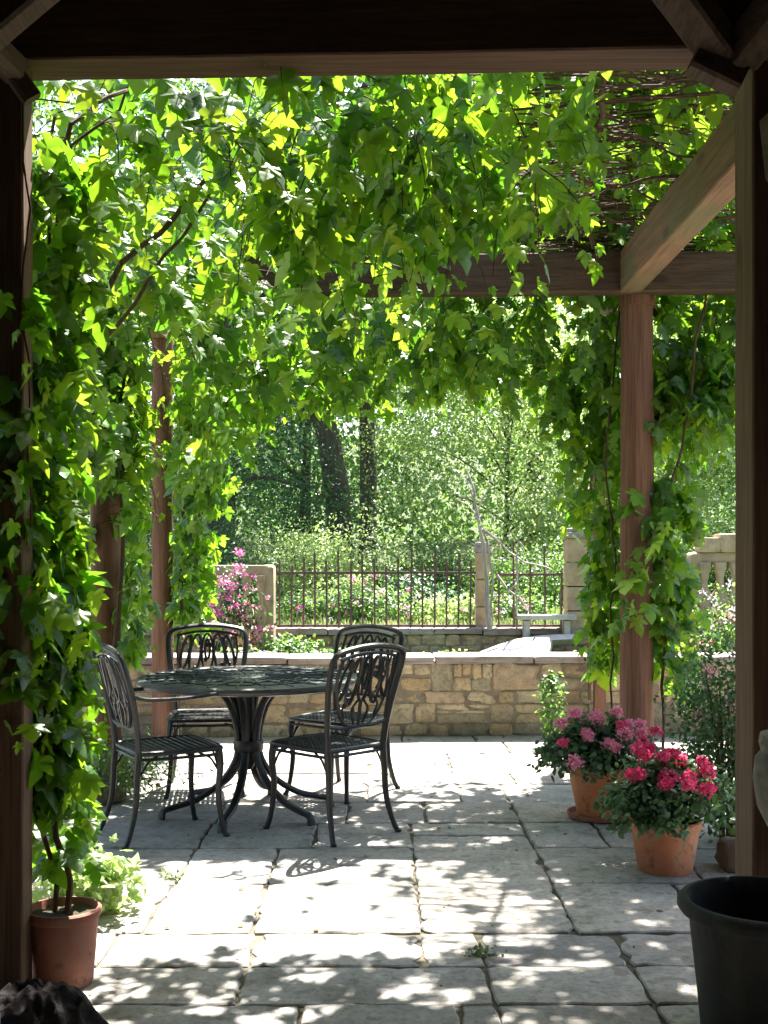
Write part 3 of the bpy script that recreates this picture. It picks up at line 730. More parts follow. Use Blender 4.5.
def make_table():
    r = empty('round_table', (-.745,6.6,0)); tag(r, 'round black cast metal table with six curved legs among four chairs', 'table')
    R_ = .608; b = MB()
    pr = [(0,.712),(R_-.05,.712),(R_-.02,.708),(R_-.004,.713),(R_+.002,.728),(R_,.744),(R_-.012,.750),(R_-.035,.748)]
    x = R_-.035; i = 0
    while x > .05:
        x -= .012; pr.append((x, .7445 if i % 4 == 1 else .749)); i += 1
    pr.append((0,.749)); b.lathe(pr, seg=96)
    b.build('tabletop', M['tabletop'], r, angle=25)
    s = MB()                                  # raised cast ribs
    for k in range(24):
        t = 2*PI*k/24; c, n_ = math.cos(t), math.sin(t)
        s.tube([(.12*c,.12*n_,.750),(.35*c,.35*n_,.7515),(.56*c,.56*n_,.750)], .0045, 6)
    for k in range(30):
        t = 2*PI*k/16
        P = [(math.cos(t)*(.38)+.085*math.cos(u), math.sin(t)*(.38)+.085*math.sin(u), .750) for u in [2*PI*j/16 for j in range(16)]]
        s.tube(P, .004, 5, closed=True)
    s.build('cast_rib', M['tabletop'], r)
    for k in range(6):
        t = math.radians(-100+60*k); c, n_ = math.cos(t), math.sin(t)
        P = sm([(.30,.705),(.20,.685),(.115,.60),(.075,.48),(.062,.38),(.085,.28),(.16,.17),(.29,.085),(.42,.055),(.475,.035),(.482,.0)], 5)if 0 else None
        Q = sm([(a*c,a*n_,z) for a, z in [(.32,.706),(.21,.690),(.12,.62),(.072,.50),(.058,.39),(.075,.29),(.15,.18),(.28,.095),(.40,.062),(.462,.045),(.478,.0)]], 5)
        m_ = MB(); m_.tube(Q, [.0205]*(len(Q)-3)+[.023,.023,.024], 8, flat=(1.15,.85)); m_.build('leg', M['metal'], r)
    b = MB(); b.lathe([(.0,.40),(.078,.402),(.083,.385),(.083,.355),(.078,.34),(0,.338)], seg=28); b.lathe([(.0,.705),(.2,.706),(.2,.712),(0,.712)], seg=28)
    b.lathe([(.03,.70),(.035,.55),(.028,.42),(.03,.33),(.04,.28),(.02,.24),(0,.235)], seg=16); b.build('pedestal', M['metal'], r)
    g = MB(); P = [(.31*math.cos(2*PI*j/40), .31*math.sin(2*PI*j/40), .099) for j in range(40)]
    return r
make_table()

# ------------------------------------------------------------------ pots
def pot(b, r, h, rb, rim=.03, rh=.045, th=.012):
    b.lathe([(0,.0),(rb,.0),(rb+.004,.01),(r-rim*.35,h-rh),(r-.003,h-rh+.004),(r,h-rh+.012),(r,h-.006),(r-.006,h),(r-th,h),(r-th-.003,h-.01),(r-th-.02,h-.07),(0,h-.07)], seg=64, wob=.006)
def soil(b, r, z, n=7):
    seg = 28; vs = [(0,0,z+.01)]; fs = []
    for i in range(1, n+1):
        for k in range(seg):
            t = 2*PI*k/seg; rr = r*i/n; vs.append((rr*math.cos(t), rr*math.sin(t), z+.012*noise.noise(Vector((rr*25*math.cos(t), rr*25*math.sin(t), z*9)))))
    for k in range(seg): fs.append((0, 1+k, 1+(k+1)%seg))
    for i in range(n-1):
        for k in range(seg): fs.append((1+i*seg+k, 1+(i+1)*seg+k, 1+(i+1)*seg+(k+1)%seg, 1+i*seg+(k+1)%seg))
    b.add(vs, fs)
def blossom_mesh(name, rad, n, m, ps):
    P = unit(RN.normal(size=(n,3))+np.array([0,-.1,.5]))*rad*RN.uniform(.5,1,(n,1))
    P[:,2] *= .8
    tip = unit(rdir(n)+P/rad*.6); return P, tip, P/rad+rdir(n)*.5, RN.uniform(.7,1.2,n)*ps
def potted(name, label, x, y, r, h, rb, fr, fz, nl, mats, nf, seed, terra='terra'):
    global RN; RN = np.random.default_rng(seed); random.seed(seed)
    e = empty(name, (x,y,0)); tag(e, label, 'potted plant', 'flowering geraniums in terracotta pots')
    b = MB(); pot(b, r, h, rb); b.build('pot', M[terra], e, angle=35)
    b = MB(); soil(b, r-.02, h-.03); b.build('soil', M['soil'], e)
    # stems with leaf tufts
    st = MB(); P = []; Nn = []; tips = []
    ns = 85
    for i in range(ns):
        a = random.uniform(0,2*PI); q = math.sqrt(random.random()); rr = fr*q*random.uniform(.85,1.05)
        top = Vector((rr*math.cos(a), rr*math.sin(a), h+fz*(1-.62*q*q)*random.uniform(.6,1)-.08*(q**3)))
        base = Vector((r*.45*math.cos(a)*q, r*.45*math.sin(a)*q, h-.03)); mid = base.lerp(top,.55)+Vector((0,0,.05))
        st.tube(sm([base,mid,top],3), [.0035]*6+[.002], 4); tips.append(top)
        nn = nl//ns
        for k in range(nn):
            t = random.uniform(.35,1.05); c = base.lerp(mid,t*2) if t < .5 else mid.lerp(top,(t-.5)*2)
            o = Vector((random.gauss(0,1),random.gauss(0,1),random.gauss(0,.8)))*.034
            P.append(c+o); Nn.append(o.normalized()*.6+Vector((0,-.15,.9)))
    n = len(P); P = np.array(P); Nn = np.array(Nn)+rdir(n)*.4
    tip = unit(rdir(n)+np.array([0,0,-.2]))
    leaves('foliage', P, tip, Nn, RN.uniform(.5,1.3,n)*.038, T_SIMP, M['gera'], e)
    st.build('stem', M['leafy'], e)
    tips.sort(key=lambda v: v.z*1.2-v.y*.5, reverse=True)
    sel = []
    for t in tips:
        if all((t-s_).length > .055 for s_ in sel): sel.append(t)
        if len(sel) >= nf: break
    for i, t in enumerate(sel):
        pp = blossom_mesh('f', random.uniform(.026,.044), 120, None, .0165)
        m_ = mats[i % len(mats)]
        f = leaves('flower', pp[0], pp[1], pp[2], pp[3], T_SIMP, M[m_], e); f.location = t+Vector((t.x*.12,-.01+t.y*.12,random.uniform(.02,.065)))
    return e
potted('potted_geranium', 'rose pink geranium in bright terracotta pot standing on a saucer', 1.165, 6.47, .178, .275, .118, .36, .27, 3300, ['pink','pink','pink','rose'], 20, 41)
b = MB(); b.lathe([(0,.004),(.155,.004),(.172,.012),(.178,.035),(.170,.036),(.160,.014),(0,.012)], (1.165,6.47,0), 56); o = b.build('plant_saucer', M['terra_old'], angle=35)
tag(o, 'round terracotta saucer under the pot of pink geranium', 'saucer')
for c in list(bpy.data.objects):
    if c.name == 'potted_geranium': c.location.z = .014
potted('potted_geranium', 'crimson geranium in round terracotta pot nearer the camera, right of the pink one', 1.27, 5.42, .162, .235, .118, .34, .31, 4300, ['red','rose','red','red'], 17, 42, 'terra_mid')

# pot with the vine at the left post
b = MB(); pot(b, .127, .255, .095, .03, .034); o = b.build('terracotta_pot', M['terra_old'], angle=35); o.location = (-1.075,4.02,0)
tag(o, 'aged brown terracotta pot with a vine stem at the foot of the left post', 'plant pot')
sb = MB(); soil(sb, .126, .232); sb.build('soil', M['soil'], o)
# big black pot
b = MB(); b.lathe([(0,0),(.185,0),(.192,.01),(.205,.15),(.228,.36),(.235,.372),(.252,.378),(.262,.392),(.262,.408),(.252,.420),(.236,.422),(.226,.412),(.22,.37),(.20,.2),(0,.2)], seg=80)
o = b.build('black_plant_pot', M['black_pot'], angle=50); o.location = (1.135,3.545,0); tag(o, 'large empty black plastic plant pot with rolled rim in the right corner', 'plant pot')
sb = MB(); soil(sb, .2, .22); sb.build('soil', M['soil'], o)

# stone urn at the right edge
e = empty('stone_urn', (1.075,3.1,0)); tag(e, 'rough grey stone urn at the right edge, cut by the frame', 'urn')
b = MB(); b.lathe([(0,.70),(.05,.705),(.085,.735),(.108,.79),(.116,.86),(.112,.91),(.098,.93),(.104,.95),(.10,.975),(.08,.98),(.07,.93),(0,.9)], seg=40, wob=.10); b.build('bowl', M['greystone'], e)
b = MB(); b.lathe([(.085,0),(.085,.04),(.05,.06),(.04,.3),(.042,.6),(.055,.68),(.07,.70),(0,.702)], seg=28); b.build('pedestal', M['greystone'], e)

# dark crumpled cloth and bottle in the left corner
b = MB(); seg, rg = 96, 26; vs = [(0,0,.15)]; fs = []
for i in range(1, rg+1):
    for k in range(seg):
        t = 2*PI*k/seg; q = i/rg; rx, ry = .25*q, .17*q
        p = Vector((rx*math.cos(t), ry*math.sin(t), 0)); rd = 1-abs(noise.noise(p*11+Vector((3,1,0))))*2
        z = .13*(1-q**2.2)+(.045*rd+.018*(1-abs(noise.noise(p*28))*2))*(1-q**4)
        vs.append((p.x*(1+.12*noise.noise(p*9)), p.y*(1+.12*noise.noise(p*9+Vector((4,4,4)))), max(z,.002)))
for k in range(seg): fs.append((0,1+k,1+(k+1)%seg))
for i in range(rg-1):
    for k in range(seg): fs.append((1+i*seg+k,1+(i+1)*seg+k,1+(i+1)*seg+(k+1)%seg,1+i*seg+(k+1)%seg))
b.add(vs, fs); o = b.build('crumpled_cloth', M['cloth'], angle=0); o.location = (-1.02,3.52,.0); tag(o, 'dark crumpled cloth heap in front of the pot with the vine', 'cloth')
b = MB(); b.lathe([(0,.001),(.035,.001),(.038,.01),(.038,.16),(.03,.19),(.014,.215),(.014,.24),(.0,.241)], seg=28, wob=.08)
o = b.build('plastic_bottle', M['plastic'], angle=50); o.location = (-1.105,3.33,0); tag(o, 'pale blue plastic bottle at the left edge beside the crumpled cloth', 'bottle')

# ------------------------------------------------------------------ vines
GV = 'climbing vines on the pergola'
random.seed(101); RN = np.random.default_rng(5)
# 1. vine out of the pot, up the left near post
v = Vine(); v.full = True
P1 = v.trunk([(-1.06,4.02,.24),(-1.08,4.04,.5),(-1.15,4.12,1.0),(-1.19,4.2,1.6),(-1.18,4.25,2.3),(-1.1,4.3,2.9),(-.95,4.4,3.12)], .0115, .005)
v.trunk([(-1.10,4.01,.24),(-1.13,4.05,.7),(-1.2,4.1,1.4),(-1.2,4.2,2.2),(-1.18,4.3,3.0)], .009, .006)
v.trunk([(-1.145,3.82,3.0),(-1.14,3.83,2.2),(-1.13,3.84,1.5)], .004, .003)
v.column([(-1.15,4.12,.6),(-1.21,4.14,1.2),(-1.21,4.16,1.9),(-1.16,4.2,2.9)], lambda z: .135 if z > .95 else .06, 430, .115, .21, 1.9, (.05,-.15,-.1))
v.column([(-1.10,4.1,.36),(-1.10,4.15,.75),(-1.16,4.16,1.15)], .04, 75, .085, .26, 1.8, (.1,-.1,0))
v.column([(-1.22,3.98,.75),(-1.2,3.9,1.6),(-1.2,3.9,2.3)], .12, 90, .10, .2, 1.8, (.0,-.2,0))
v.column([(-1.5,4.6,1.0),(-1.42,4.6,2.9)], .15, 150, .12, .25, 1.5)
v.done('pot_grown_vine', 'leafy vine growing from the left terracotta pot up the near left post', group=GV)
# 2. left half of the roof
v = Vine(); v.face = (.35,-1,0); v.fw = .78
v.trunk([(-1.19,4.2,1.6),(-1.2,4.25,2.4),(-1.12,4.35,3.0),(-1.0,4.7,3.25),(-1.0,5.3,3.34),(-1.1,6.2,3.36),(-.9,7.2,3.36)], .010, .007)
v.trunk([(-1.75,4.9,1.9),(-1.35,4.95,2.3),(-1.0,5.0,2.7),(-.75,5.1,3.05),(-.5,5.3,3.3)], .016, .008); v.trunk([(-1.8,5.2,1.8),(-1.3,5.2,2.25),(-.95,5.15,2.7),(-.6,5.0,3.1)], .012, .006)
v.trunk([(-1.75,7.3,2.9),(-1.6,6.5,3.3),(-1.3,5.6,3.34),(-.9,4.6,3.34)], .012, .006)
for _ in range(300):
    x, y = random.uniform(-2.1,-.1), random.uniform(4.15,8.7); a = random.uniform(0,2*PI)
    if x < -.2 and y > 4.9: continue
    if y < 7.1 and random.random() < .35: continue
    if noise.noise(Vector((x*1.6,y*1.6,0))) < -.12: continue
    v.shoot((x,y,random.uniform(3.0,3.45)), (math.cos(a),math.sin(a),random.uniform(-.1,.5)), random.uniform(.35,.8), 1.1, .125)
for k in range(7):
    x = -2.0+k*.28; v.trunk([(x,8.3,3.2),(x+.05,8.0,3.95),(x+.1,7.2,3.55),(x+.12,6.2,3.0)], .007, .004, 5)
for _ in range(330):    # sunlit bank of leaves sloping down towards the patio at the left
    x = random.uniform(-2.2,.15); y = random.uniform(5.5,8.1); t = (y-5.5)/2.6
    z = 2.72+1.36*t+.16*noise.noise(Vector((x*2.5,y*2,7)))-.25*max(0,x+.6)*t
    v.shoot((x,y,z+random.uniform(-.05,.05)), (random.gauss(.2,.8),random.gauss(-.8,.7),random.gauss(-.3,.25)), random.uniform(.25,.5), .45, .12, .06, True)
for _ in range(12):    # sprays leaning into the light at the left
    x = random.uniform(-1.75,-.85); y = random.uniform(5.0,6.9)
    v.shoot((x,y,random.uniform(2.9,3.35)), (random.gauss(.3,.8),random.gauss(-.4,.8),.1), random.uniform(.3,.6), 1.6, .13)
for _ in range(65):    # shaded leaves close behind the front beam
    v.shoot((random.uniform(-1.6,-.2),random.uniform(4.15,5.1),random.uniform(2.9,3.4)), (random.gauss(0,.8),random.gauss(-.2,.7),.0), random.uniform(.3,.55), 1.8, .12)
for _ in range(30):    # dipping mass in the middle of the left side
    x = random.uniform(-1.9,-.35); y = random.uniform(5.2,7.6)
    v.shoot((x,y,random.uniform(2.75,3.1)-.12*max(0,-x-.8)), (random.gauss(0,1),random.gauss(0,1),.0), random.uniform(.3,.65), 2.0, .14)
for _ in range(120):    # hanging along the left beam
    y = random.uniform(5.6,8.6); x = -1.85+random.gauss(0,.12)
    v.shoot((x,y,random.uniform(2.0,2.9)), (random.gauss(.2,.6),random.gauss(0,.6),-.2), random.uniform(.35,.8), 2.2, .13)
v.done('roof_vine', 'broad bright vine roof over the left half of the patio, lit by the sun', group=GV)
# 3. right half of the roof
v = Vine(); v.keep = lambda p: not (p[0] > .185*p[1] and p[1] < 7.4 and p[2] < 3.34+.35*max(0, 7.0-p[1])/2.5)
v.trunk([(1.75,7.7,2.95),(1.3,7.5,3.3),(1.1,6.5,3.36),(.95,5.2,3.36),(.8,4.4,3.3)], .02, .01)
for k in range(30):    # tangle of old wood above the right side
    y = random.uniform(4.4,8.2); z = random.uniform(3.2,3.6)
    v.trunk([(1.7,y,z),(1.45,y+random.uniform(-.2,.2),z+.06),(1.15,y+random.uniform(-.3,.3),z+random.uniform(-.06,.1)),(.85,y+random.uniform(-.4,.4),z+.05)], random.uniform(.006,.015), .004, 5, .022)
for _ in range(370):
    x, y = random.uniform(-.25,1.95), random.uniform(4.15,8.7); a = random.uniform(0,2*PI)
    if x > .85 and random.random() < .45: continue
    if noise.noise(Vector((x*1.7,y*1.7,4))) < -.22: continue
    if x > .95 and y < 7.4:                  # the side beam stays clear: shoots lie on top
        v.shoot((x,y,random.uniform(3.32,3.6)), (math.cos(a),math.sin(a),.3), random.uniform(.2,.4), .6, .12); continue
    if x > .3 and 6.3 < y < 7.4: continue
    v.shoot((x,y,random.uniform(3.05,3.5)), (math.cos(a),math.sin(a),random.uniform(-.1,.5)), random.uniform(.35,.8), 1.1, .125)
for _ in range(420):    # thick upper layer that shades the leaves below
    x, y = -.3+2.6*random.random()**.8, random.uniform(4.0,9.0); a = random.uniform(0,2*PI)
    v.shoot((x,y,random.uniform(3.5,3.85)), (math.cos(a),math.sin(a),.1), random.uniform(.35,.7), .5, .13, .07)
for k in range(620):    # thatch of old thin wood
    x, y, z = random.uniform(.75,2.2), random.uniform(4.7,8.6), random.uniform(3.32,3.72); L = random.uniform(.2,.5)
    if x > .185*y and y < 7.4 and z < 3.34+.14*(7-y)+.1: z = 3.34+.14*max(0,7-y)+.12
    a = Vector((x-L,y+random.uniform(-.15,.15),z+random.uniform(-.05,.05))); c = Vector((x+L,y+random.uniform(-.15,.15),z+random.uniform(-.05,.05)))
    v.stem.tube([a,a.lerp(c,.5)+Vector((0,random.uniform(-.05,.05),random.uniform(-.04,.04))),c], [.004,random.uniform(.004,.009),.003], 4)
for _ in range(420):    # mound over the far right corner
    x, y = random.uniform(1.2,2.9), random.uniform(7.5,9.4); a = random.uniform(0,2*PI)
    v.shoot((x,y,random.uniform(3.2,4.15)), (math.cos(a),math.sin(a),.2), random.uniform(.3,.6), 1.0, .125)
for _ in range(90):
    x, y = random.uniform(.7,1.9), random.uniform(4.3,7.2); a = random.uniform(0,2*PI)
    v.shoot((x,y,random.uniform(3.55,3.9)), (math.cos(a),math.sin(a),.2), random.uniform(.3,.5), .8, .12)
for _ in range(240):    # dense leaves on top of the thatch
    x, y = random.uniform(.8,2.1), random.uniform(5.2,8.4); a = random.uniform(0,2*PI)
    v.shoot((x,y,random.uniform(3.6,4.1)), (math.cos(a),math.sin(a),.1), random.uniform(.3,.5), .6, .12)
for _ in range(85):     # long shoots hanging near the front
    x = random.gauss(.15,.38); y = random.uniform(4.3,5.6)
    v.shoot((x,y,random.uniform(2.75,3.15)), (random.gauss(0,.7),random.gauss(-.3,.6),-.1), random.uniform(.3,.62), 2.2, .128)
v.done('roof_vine', 'dense dark vine roof over the right half of the patio with old woody stems', group=GV)
# 4. fringe over the far beam
v = Vine(); v.face = (.1,-1,0); v.fw = .5
def zb(x): return float(np.interp(x, [-1.6,-1.2,-.9,-.5,0,.5,.9,1.2,1.5,2.4], [1.5,1.9,2.2,2.36,2.42,2.46,2.40,2.28,2.1,2.0]))
v.trunk([(-2.2,7.6,3.2),(-1,7.5,3.3),(.3,7.5,3.28),(1.5,7.5,3.3),(2.6,7.4,3.25)], .02, .014)
_g = gap
def gap(p): return 0. if p[2] < 3.0 else _g(p)
for _ in range(310):
    x = random.uniform(-1.75,2.45); y = max(7.5, random.gauss(7.95,.3)) if x > .2 else random.gauss(7.75,.32); z0 = random.uniform(zb(x)+.22, 3.2)
    v.shoot((x,y,z0), (random.gauss(0,.6),random.gauss(0,.5),-.4), min(random.uniform(.2,.7), z0-zb(x)+.1), 2.4, .13)
gap = _g
v.done('fringe_vine', 'green vine fringe hanging down from the far cross beam', group=GV)
# 5-8. vines at the posts
def post_vine(label, path, stems, cols, seed):
    random.seed(seed); v = Vine(); v.full = True
    for s_ in stems: v.trunk(*s_)
    for c in cols: v.column(*c)
    v.done('post_vine', label, group=GV)
post_vine('vine with broad leaves around the left red post behind the side chair', None,
    [([(-1.62,7.42,0),(-1.64,7.4,.8),(-1.6,7.4,1.8),(-1.62,7.42,3.0)], .018, .012)],
    [([(-1.52,7.5,.75),(-1.52,7.5,1.4)], .09, 60, .115, .3, 2.2), ([(-1.62,7.45,1.6),(-1.6,7.45,3.0)], .17, 120, .12, .28, 1.9), ([(-1.86,7.3,2.1),(-1.84,7.3,3.0)], .15, 80, .12, .26, 1.9), ([(-2.1,6.9,.8),(-2.05,6.9,2.9)], .16, 170, .12, .3, 1.9), ([(-1.78,8.1,.7),(-1.78,8.1,2.0)], .12, 90, .12, .26, 1.9)], 61)
post_vine('vine curtain around the farthest left post beside the stone balustrade', None,
    [([(-1.55,9.0,0),(-1.5,8.9,1.2),(-1.5,8.85,2.2),(-1.52,8.9,3.0)], .02, .012)],
    [([(-1.54,8.95,.85),(-1.40,8.9,1.6),(-1.34,8.9,2.4),(-1.2,8.8,3.0)], .15, 240, .12, .3, 2.2), ([(-1.4,8.6,2.0),(-1.2,8.4,3.0)], .24, 110, .11, .3, 2.2)], 62)
post_vine('sunlit vine trailing down both sides of the right round post', None,
    [([(1.74,7.45,0),(1.71,7.42,.6),(1.77,7.42,1.2),(1.74,7.4,1.7),(1.84,7.4,2.2),(2.0,7.4,3.1)], .010, .008), ([(1.46,7.55,.0),(1.42,7.55,.6),(1.45,7.6,1.4),(1.40,7.6,2.0),(1.5,7.6,3.0)], .007, .006)],
    [([(1.79,7.5,.62),(1.79,7.5,1.3),(1.82,7.5,2.0)], .09, 140, .115, .25, 2.0), ([(1.9,7.5,2.25),(2.05,7.6,2.6),(2.2,7.6,3.1)], .2, 105, .12, .28, 2.0),
     ([(1.60,7.34,1.05),(1.62,7.34,1.9)], .07, 30, .12, .16, 2.0)], 63)
post_vine('loose vine hanging left of the right round post around the slender post', None,
    [([(1.56,9.1,.3),(1.5,8.8,1.4),(1.55,9.0,2.4),(1.6,9.1,3.0)], .014, .01)],
    [([(1.45,7.75,.66),(1.45,7.75,1.2),(1.46,7.75,1.75)], .09, 115, .115, .25, 2.0), ([(1.42,8.0,1.7),(1.40,8.0,2.3),(1.3,8.0,2.8)], .2, 120, .11, .3, 2.0)], 64)

# ------------------------------------------------------------------ plants, bushes, trees
def cloud(c, rad, n, shell=.45, clumps=24, spread=.34):
    c = np.array(c, float); rad = np.array(rad, float)
    cc = unit(RN.normal(size=(clumps,3)))*RN.uniform(shell,1,(clumps,1))
    k = RN.integers(0, clumps, n); p = cc[k]+RN.normal(size=(n,3))*spread*RN.uniform(.6,1.1,(clumps,1))[k]
    out = p-cc[k]*.4
    return c+p*rad, unit(out)
def leafset(name, pts, outs, size, T, m, parent=None, hang=.3, up=.5):
    n = len(pts); tip = unit(outs*.6+rdir(n)*.8+np.array([0,0,-hang])); nr = outs*1.1+rdir(n)*.45+np.array([0,0,up])
    return leaves(name, pts, tip, nr, RN.uniform(.6,1.25,n)*size, T, m, parent)
def bush(name, label, cat, c, rad, n, size, m, T=T_SIMP, group=None, clumps=24, spread=.3, stems=14, flowers=None, zfloor=None):
    e = empty(name, (c[0],c[1],zfloor if zfloor is not None else c[2]-rad[2])); tag(e, label, cat, group)
    e0 = np.array(e.location); p, o = cloud(np.array(c)-e0, rad, n, .35, clumps, spread)
    ok = p[:,2] > .0; p, o = p[ok], o[ok]
    leafset('foliage', p, o, size, T, M[m], e)
    b = MB(); cz = c[2]-e0[2]
    for i in range(stems):
        a = random.uniform(0,2*PI); q = random.uniform(.2,.8)
        b.tube(sm([(.03*math.cos(a),.03*math.sin(a),-.02),(rad[0]*q*.4*math.cos(a),rad[1]*q*.4*math.sin(a),cz*.7),(rad[0]*q*math.cos(a),rad[1]*q*math.sin(a),cz+rad[2]*random.uniform(0,.7))],4), [.012*max(rad)]*4+[.008*max(rad)]*4+[.004*max(rad)], 5)
    b.build('stem', M['stem'], e)
    if flowers:
        nf, rf, mf, ps = flowers
        idx = RN.permutation(len(p)); sel = [i for i in idx if (p[i][1] < 0 or RN.random() < .25)][:nf]
        proto = {}
        for j, i in enumerate(sel):
            mk = mf[j % len(mf)]
            if mk not in proto:
                pp = blossom_mesh('b', rf, 12, None, ps); f = leaves('flower', *pp, T_QUAD, M[mk], e); proto[mk] = f
            else: f = proto[mk].copy(); COL.objects.link(f); f.parent = e
            f.location = p[i]+o[i]*rf; f.rotation_euler = (random.uniform(-.5,.5),random.uniform(-.5,.5),random.uniform(0,6)); sc = random.uniform(.6,1.25); f.scale = (sc,)*3
    return e
random.seed(77)
bush('ground_plant', 'bright pale green leafy plant growing on the paving behind the left pot', 'plant', (-1.17,4.78,.12), (.19,.17,.11), 520, .05, 'pale', T_PALM, None, 14, .4, 8)
bush('fern_shrub', 'low feathery green shrub under the side chair beside the left red post', 'shrub', (-1.62,7.0,.17), (.36,.28,.17), 2600, .045, 'leafy', T_LONG, None, 26, .35, 16)
bush('boxwood_bush', 'tall dark small leaved bush behind the near right post', 'shrub', (1.70,5.95,.52), (.26,.3,.56), 6500, .03, 'dark', T_QUAD, None, 40, .25, 14, (9,.03,['pink'],.03))
bush('wall_sprig', 'small upright green sprig at the wall foot left of the pink geranium', 'plant', (1.24,8.8,.24), (.09,.09,.24), 420, .04, 'leafy', T_SIMP, None, 14, .3, 6)
b = MB(); b.stone((-1.66,6.86,.07), (.34,.2,.17), 4, .1, 6); tag(b.build('garden_rock', M['rock'], angle=0), 'brown rounded rock lying under the feathery shrub at left', 'rock')
b = MB(); b.stone((1.62,5.45,.06), (.2,.2,.15), 4, .1, 6); tag(b.build('garden_rock', M['rock'], angle=0), 'dark rock in the shade beside the crimson geranium pot', 'rock')
# weeds in the joints
for (x,y,l) in ((.345,4.30,'tiny moss tuft in the joint of the near paving, right of centre'),(-.92,5.3,'tiny weed sprouting from the sunlit joint in front of the table')):
    bush('joint_weed', l, 'weed', (x,y,.008), (.045,.03,.014), 90, .018, 'grass', T_SIMP, 'weeds in the paving joints', 6, .5, 3)

# flower bed and terrace planting
GB = 'flowering bushes by the garden fence'
bush('rose_bush', 'bush covered in magenta flowers in front of the shaded stone balustrade', 'shrub', (-1.56,12.05,.78), (.36,.22,.48), 620, .045, 'dark', T_SIMP, GB, 24, .3, 10, (80,.038,['magenta','pink','magenta'],.042), .25)
bush('rose_bush', 'pale pink flowering bush in front of the sunlit right balustrade', 'shrub', (3.25,11.6,.66), (.42,.3,.36), 1100, .045, 'leafy', T_SIMP, GB, 24, .3, 10, (32,.05,['pink','white'],.045), .25)
for i, (px, d, w, h, m_, fl, lab) in enumerate([
    (318,14.4,.5,.30,'leafy',(26,.035,['white','magenta'],.035),'low bush with white and magenta flowers behind the left bars of the fence'),
    (372,14.2,.55,.34,'leafy',(22,.035,['white','pink'],.035),'low bush with pale flowers behind the middle of the fence'),
    (418,15.2,.5,.42,'dark',(24,.035,['white'],.04),'dark low bush with lilac white flowers behind the fence'),
    (292,12.3,.3,.20,'leafy',None,'bright green low plant on the terrace left of the chairs'),
    (262,11.0,.45,.20,'leafy',(14,.03,['magenta','white'],.03),'low plant with few purple flowers behind the rubble wall at left'),
    (330,11.6,.4,.16,'leafy',None,'bright low green plant above the back right chair'),
    (583,11.3,.28,.13,'pale',None,'small pale plant on the terrace right of the curved kerb'),
    (460,12.5,.3,.08,'pale',None,'sparse low plant in front of the retaining wall'),
    (452,14.3,.5,.33,'pale',(26,.035,['magenta','white'],.035),'low bush with mauve flowers behind the right end of the long railing'),
    (520,14.6,.45,.3,'leafy',(18,.035,['white','pink'],.035),'low bush with pale flowers between the two stone pillars'),
    (340,15.6,.55,.4,'pale',(24,.035,['magenta','pink'],.04),'taller bush with pink flowers in the middle of the garden bed')]):
    z = gz(0,d); bush('flower_bush', lab, 'plant', ((px-384)*d/F,d,z+h*.55), (w,.35,h*.75), int(1500*w/.4), .05, m_, T_SIMP, GB if fl else None, 22, .3, 8, fl, z)
GH = 'shrubs of the hedge behind the fence'
for (px,d,w,h,m_,lab) in [(300,18,1.2,1.0,'pale','pale variegated rounded shrub behind the left part of the fence'),
    (372,18.4,1.25,1.12,'pale','pale variegated shrub below the large tree trunk'),
    (440,18.8,1.15,.95,'leafy','mid green shrub behind the fence left of the slim pillar'),
    (535,17.5,1.1,.85,'leafy','fresh green shrub behind the gap between the two pillars'),
    (640,18,1.3,1.1,'leafy','green shrub far behind the right round post'),
    (200,17.5,1.4,1.2,'dark','dark shrub behind the shaded stone balustrade'),
    (735,18.5,1.5,1.4,'tree','green shrub far behind the right balustrade')]:
    z = gz(0,d); bush('hedge_shrub', lab, 'shrub', ((px-384)*d/F,d,z+h*.5), (w*.8,.8,h*.66), 9000, .055, m_, T_QUAD, GH, 40, .28, 10, None, z)

def tree(name, label, base, trunk_pts, tr, clumps, size, m, nper, group='trees beyond the garden', T=T_QUAD):
    e = empty(name, base); tag(e, label, 'tree', group); B = Vector(base)
    P = sm([Vector(p) for p in trunk_pts], 8); n = len(P)
    b = MB(); b.tube(P, [tr*(1.25 if i == 0 else 1.0-.55*i/n) for i in range(n)], 16)
    for c, r in clumps:
        c = Vector(c); st = P[min(n-1, max(2, int(n*min(.95, .55*c.z/P[-1].z+.15))))]
        b.tube(sm([st, st.lerp(c,.5)+Vector((0,0,.25*r[2])), c],4), [tr*.38,tr*.34,tr*.3,tr*.26,tr*.22,tr*.18,tr*.14,tr*.1,tr*.05][:9], 7)
    b.build('trunk', M['bark'], e)
    pp, oo = [], []
    for c, r in clumps:
        vol = max(.4, r[0]*r[2]); p, o = cloud(c, r, int(nper*vol), .3, 18, .36); pp.append(p); oo.append(o)
    leafset('crown', np.vstack(pp), np.vstack(oo), size, T, M[m], e, .3, .5)
    return e
def rclumps(n, x, z0, z1, w, dy, r, seed):
    R = random.Random(seed); o = []
    for i in range(n):
        z = z0+(z1-z0)*(i+.5)/n; f = math.sin(PI*min(1,max(.12,(z-z0+1)/(z1-z0+2))))**.6
        o.append(((x+R.uniform(-w,w)*f, R.uniform(-dy,dy), z), (r*R.uniform(.8,1.3), r*R.uniform(.7,1.1), r*R.uniform(.55,.85))))
    return o
RN = np.random.default_rng(99)
g0 = lambda d: gz(0, d)
tree('broadleaf_tree', 'large tree with thick dark leaning trunk behind the fence', (-.80,22,g0(22)), [(0,0,-.2),(-.02,0,1.4),(-.2,0,2.6),(-.45,0,4.0),(-.5,.2,6.5),(-.3,.3,9)], .27,
     rclumps(20,-.6,4.4,11.5,3.6,1.6,1.25,1), .12, 'tree', 620)
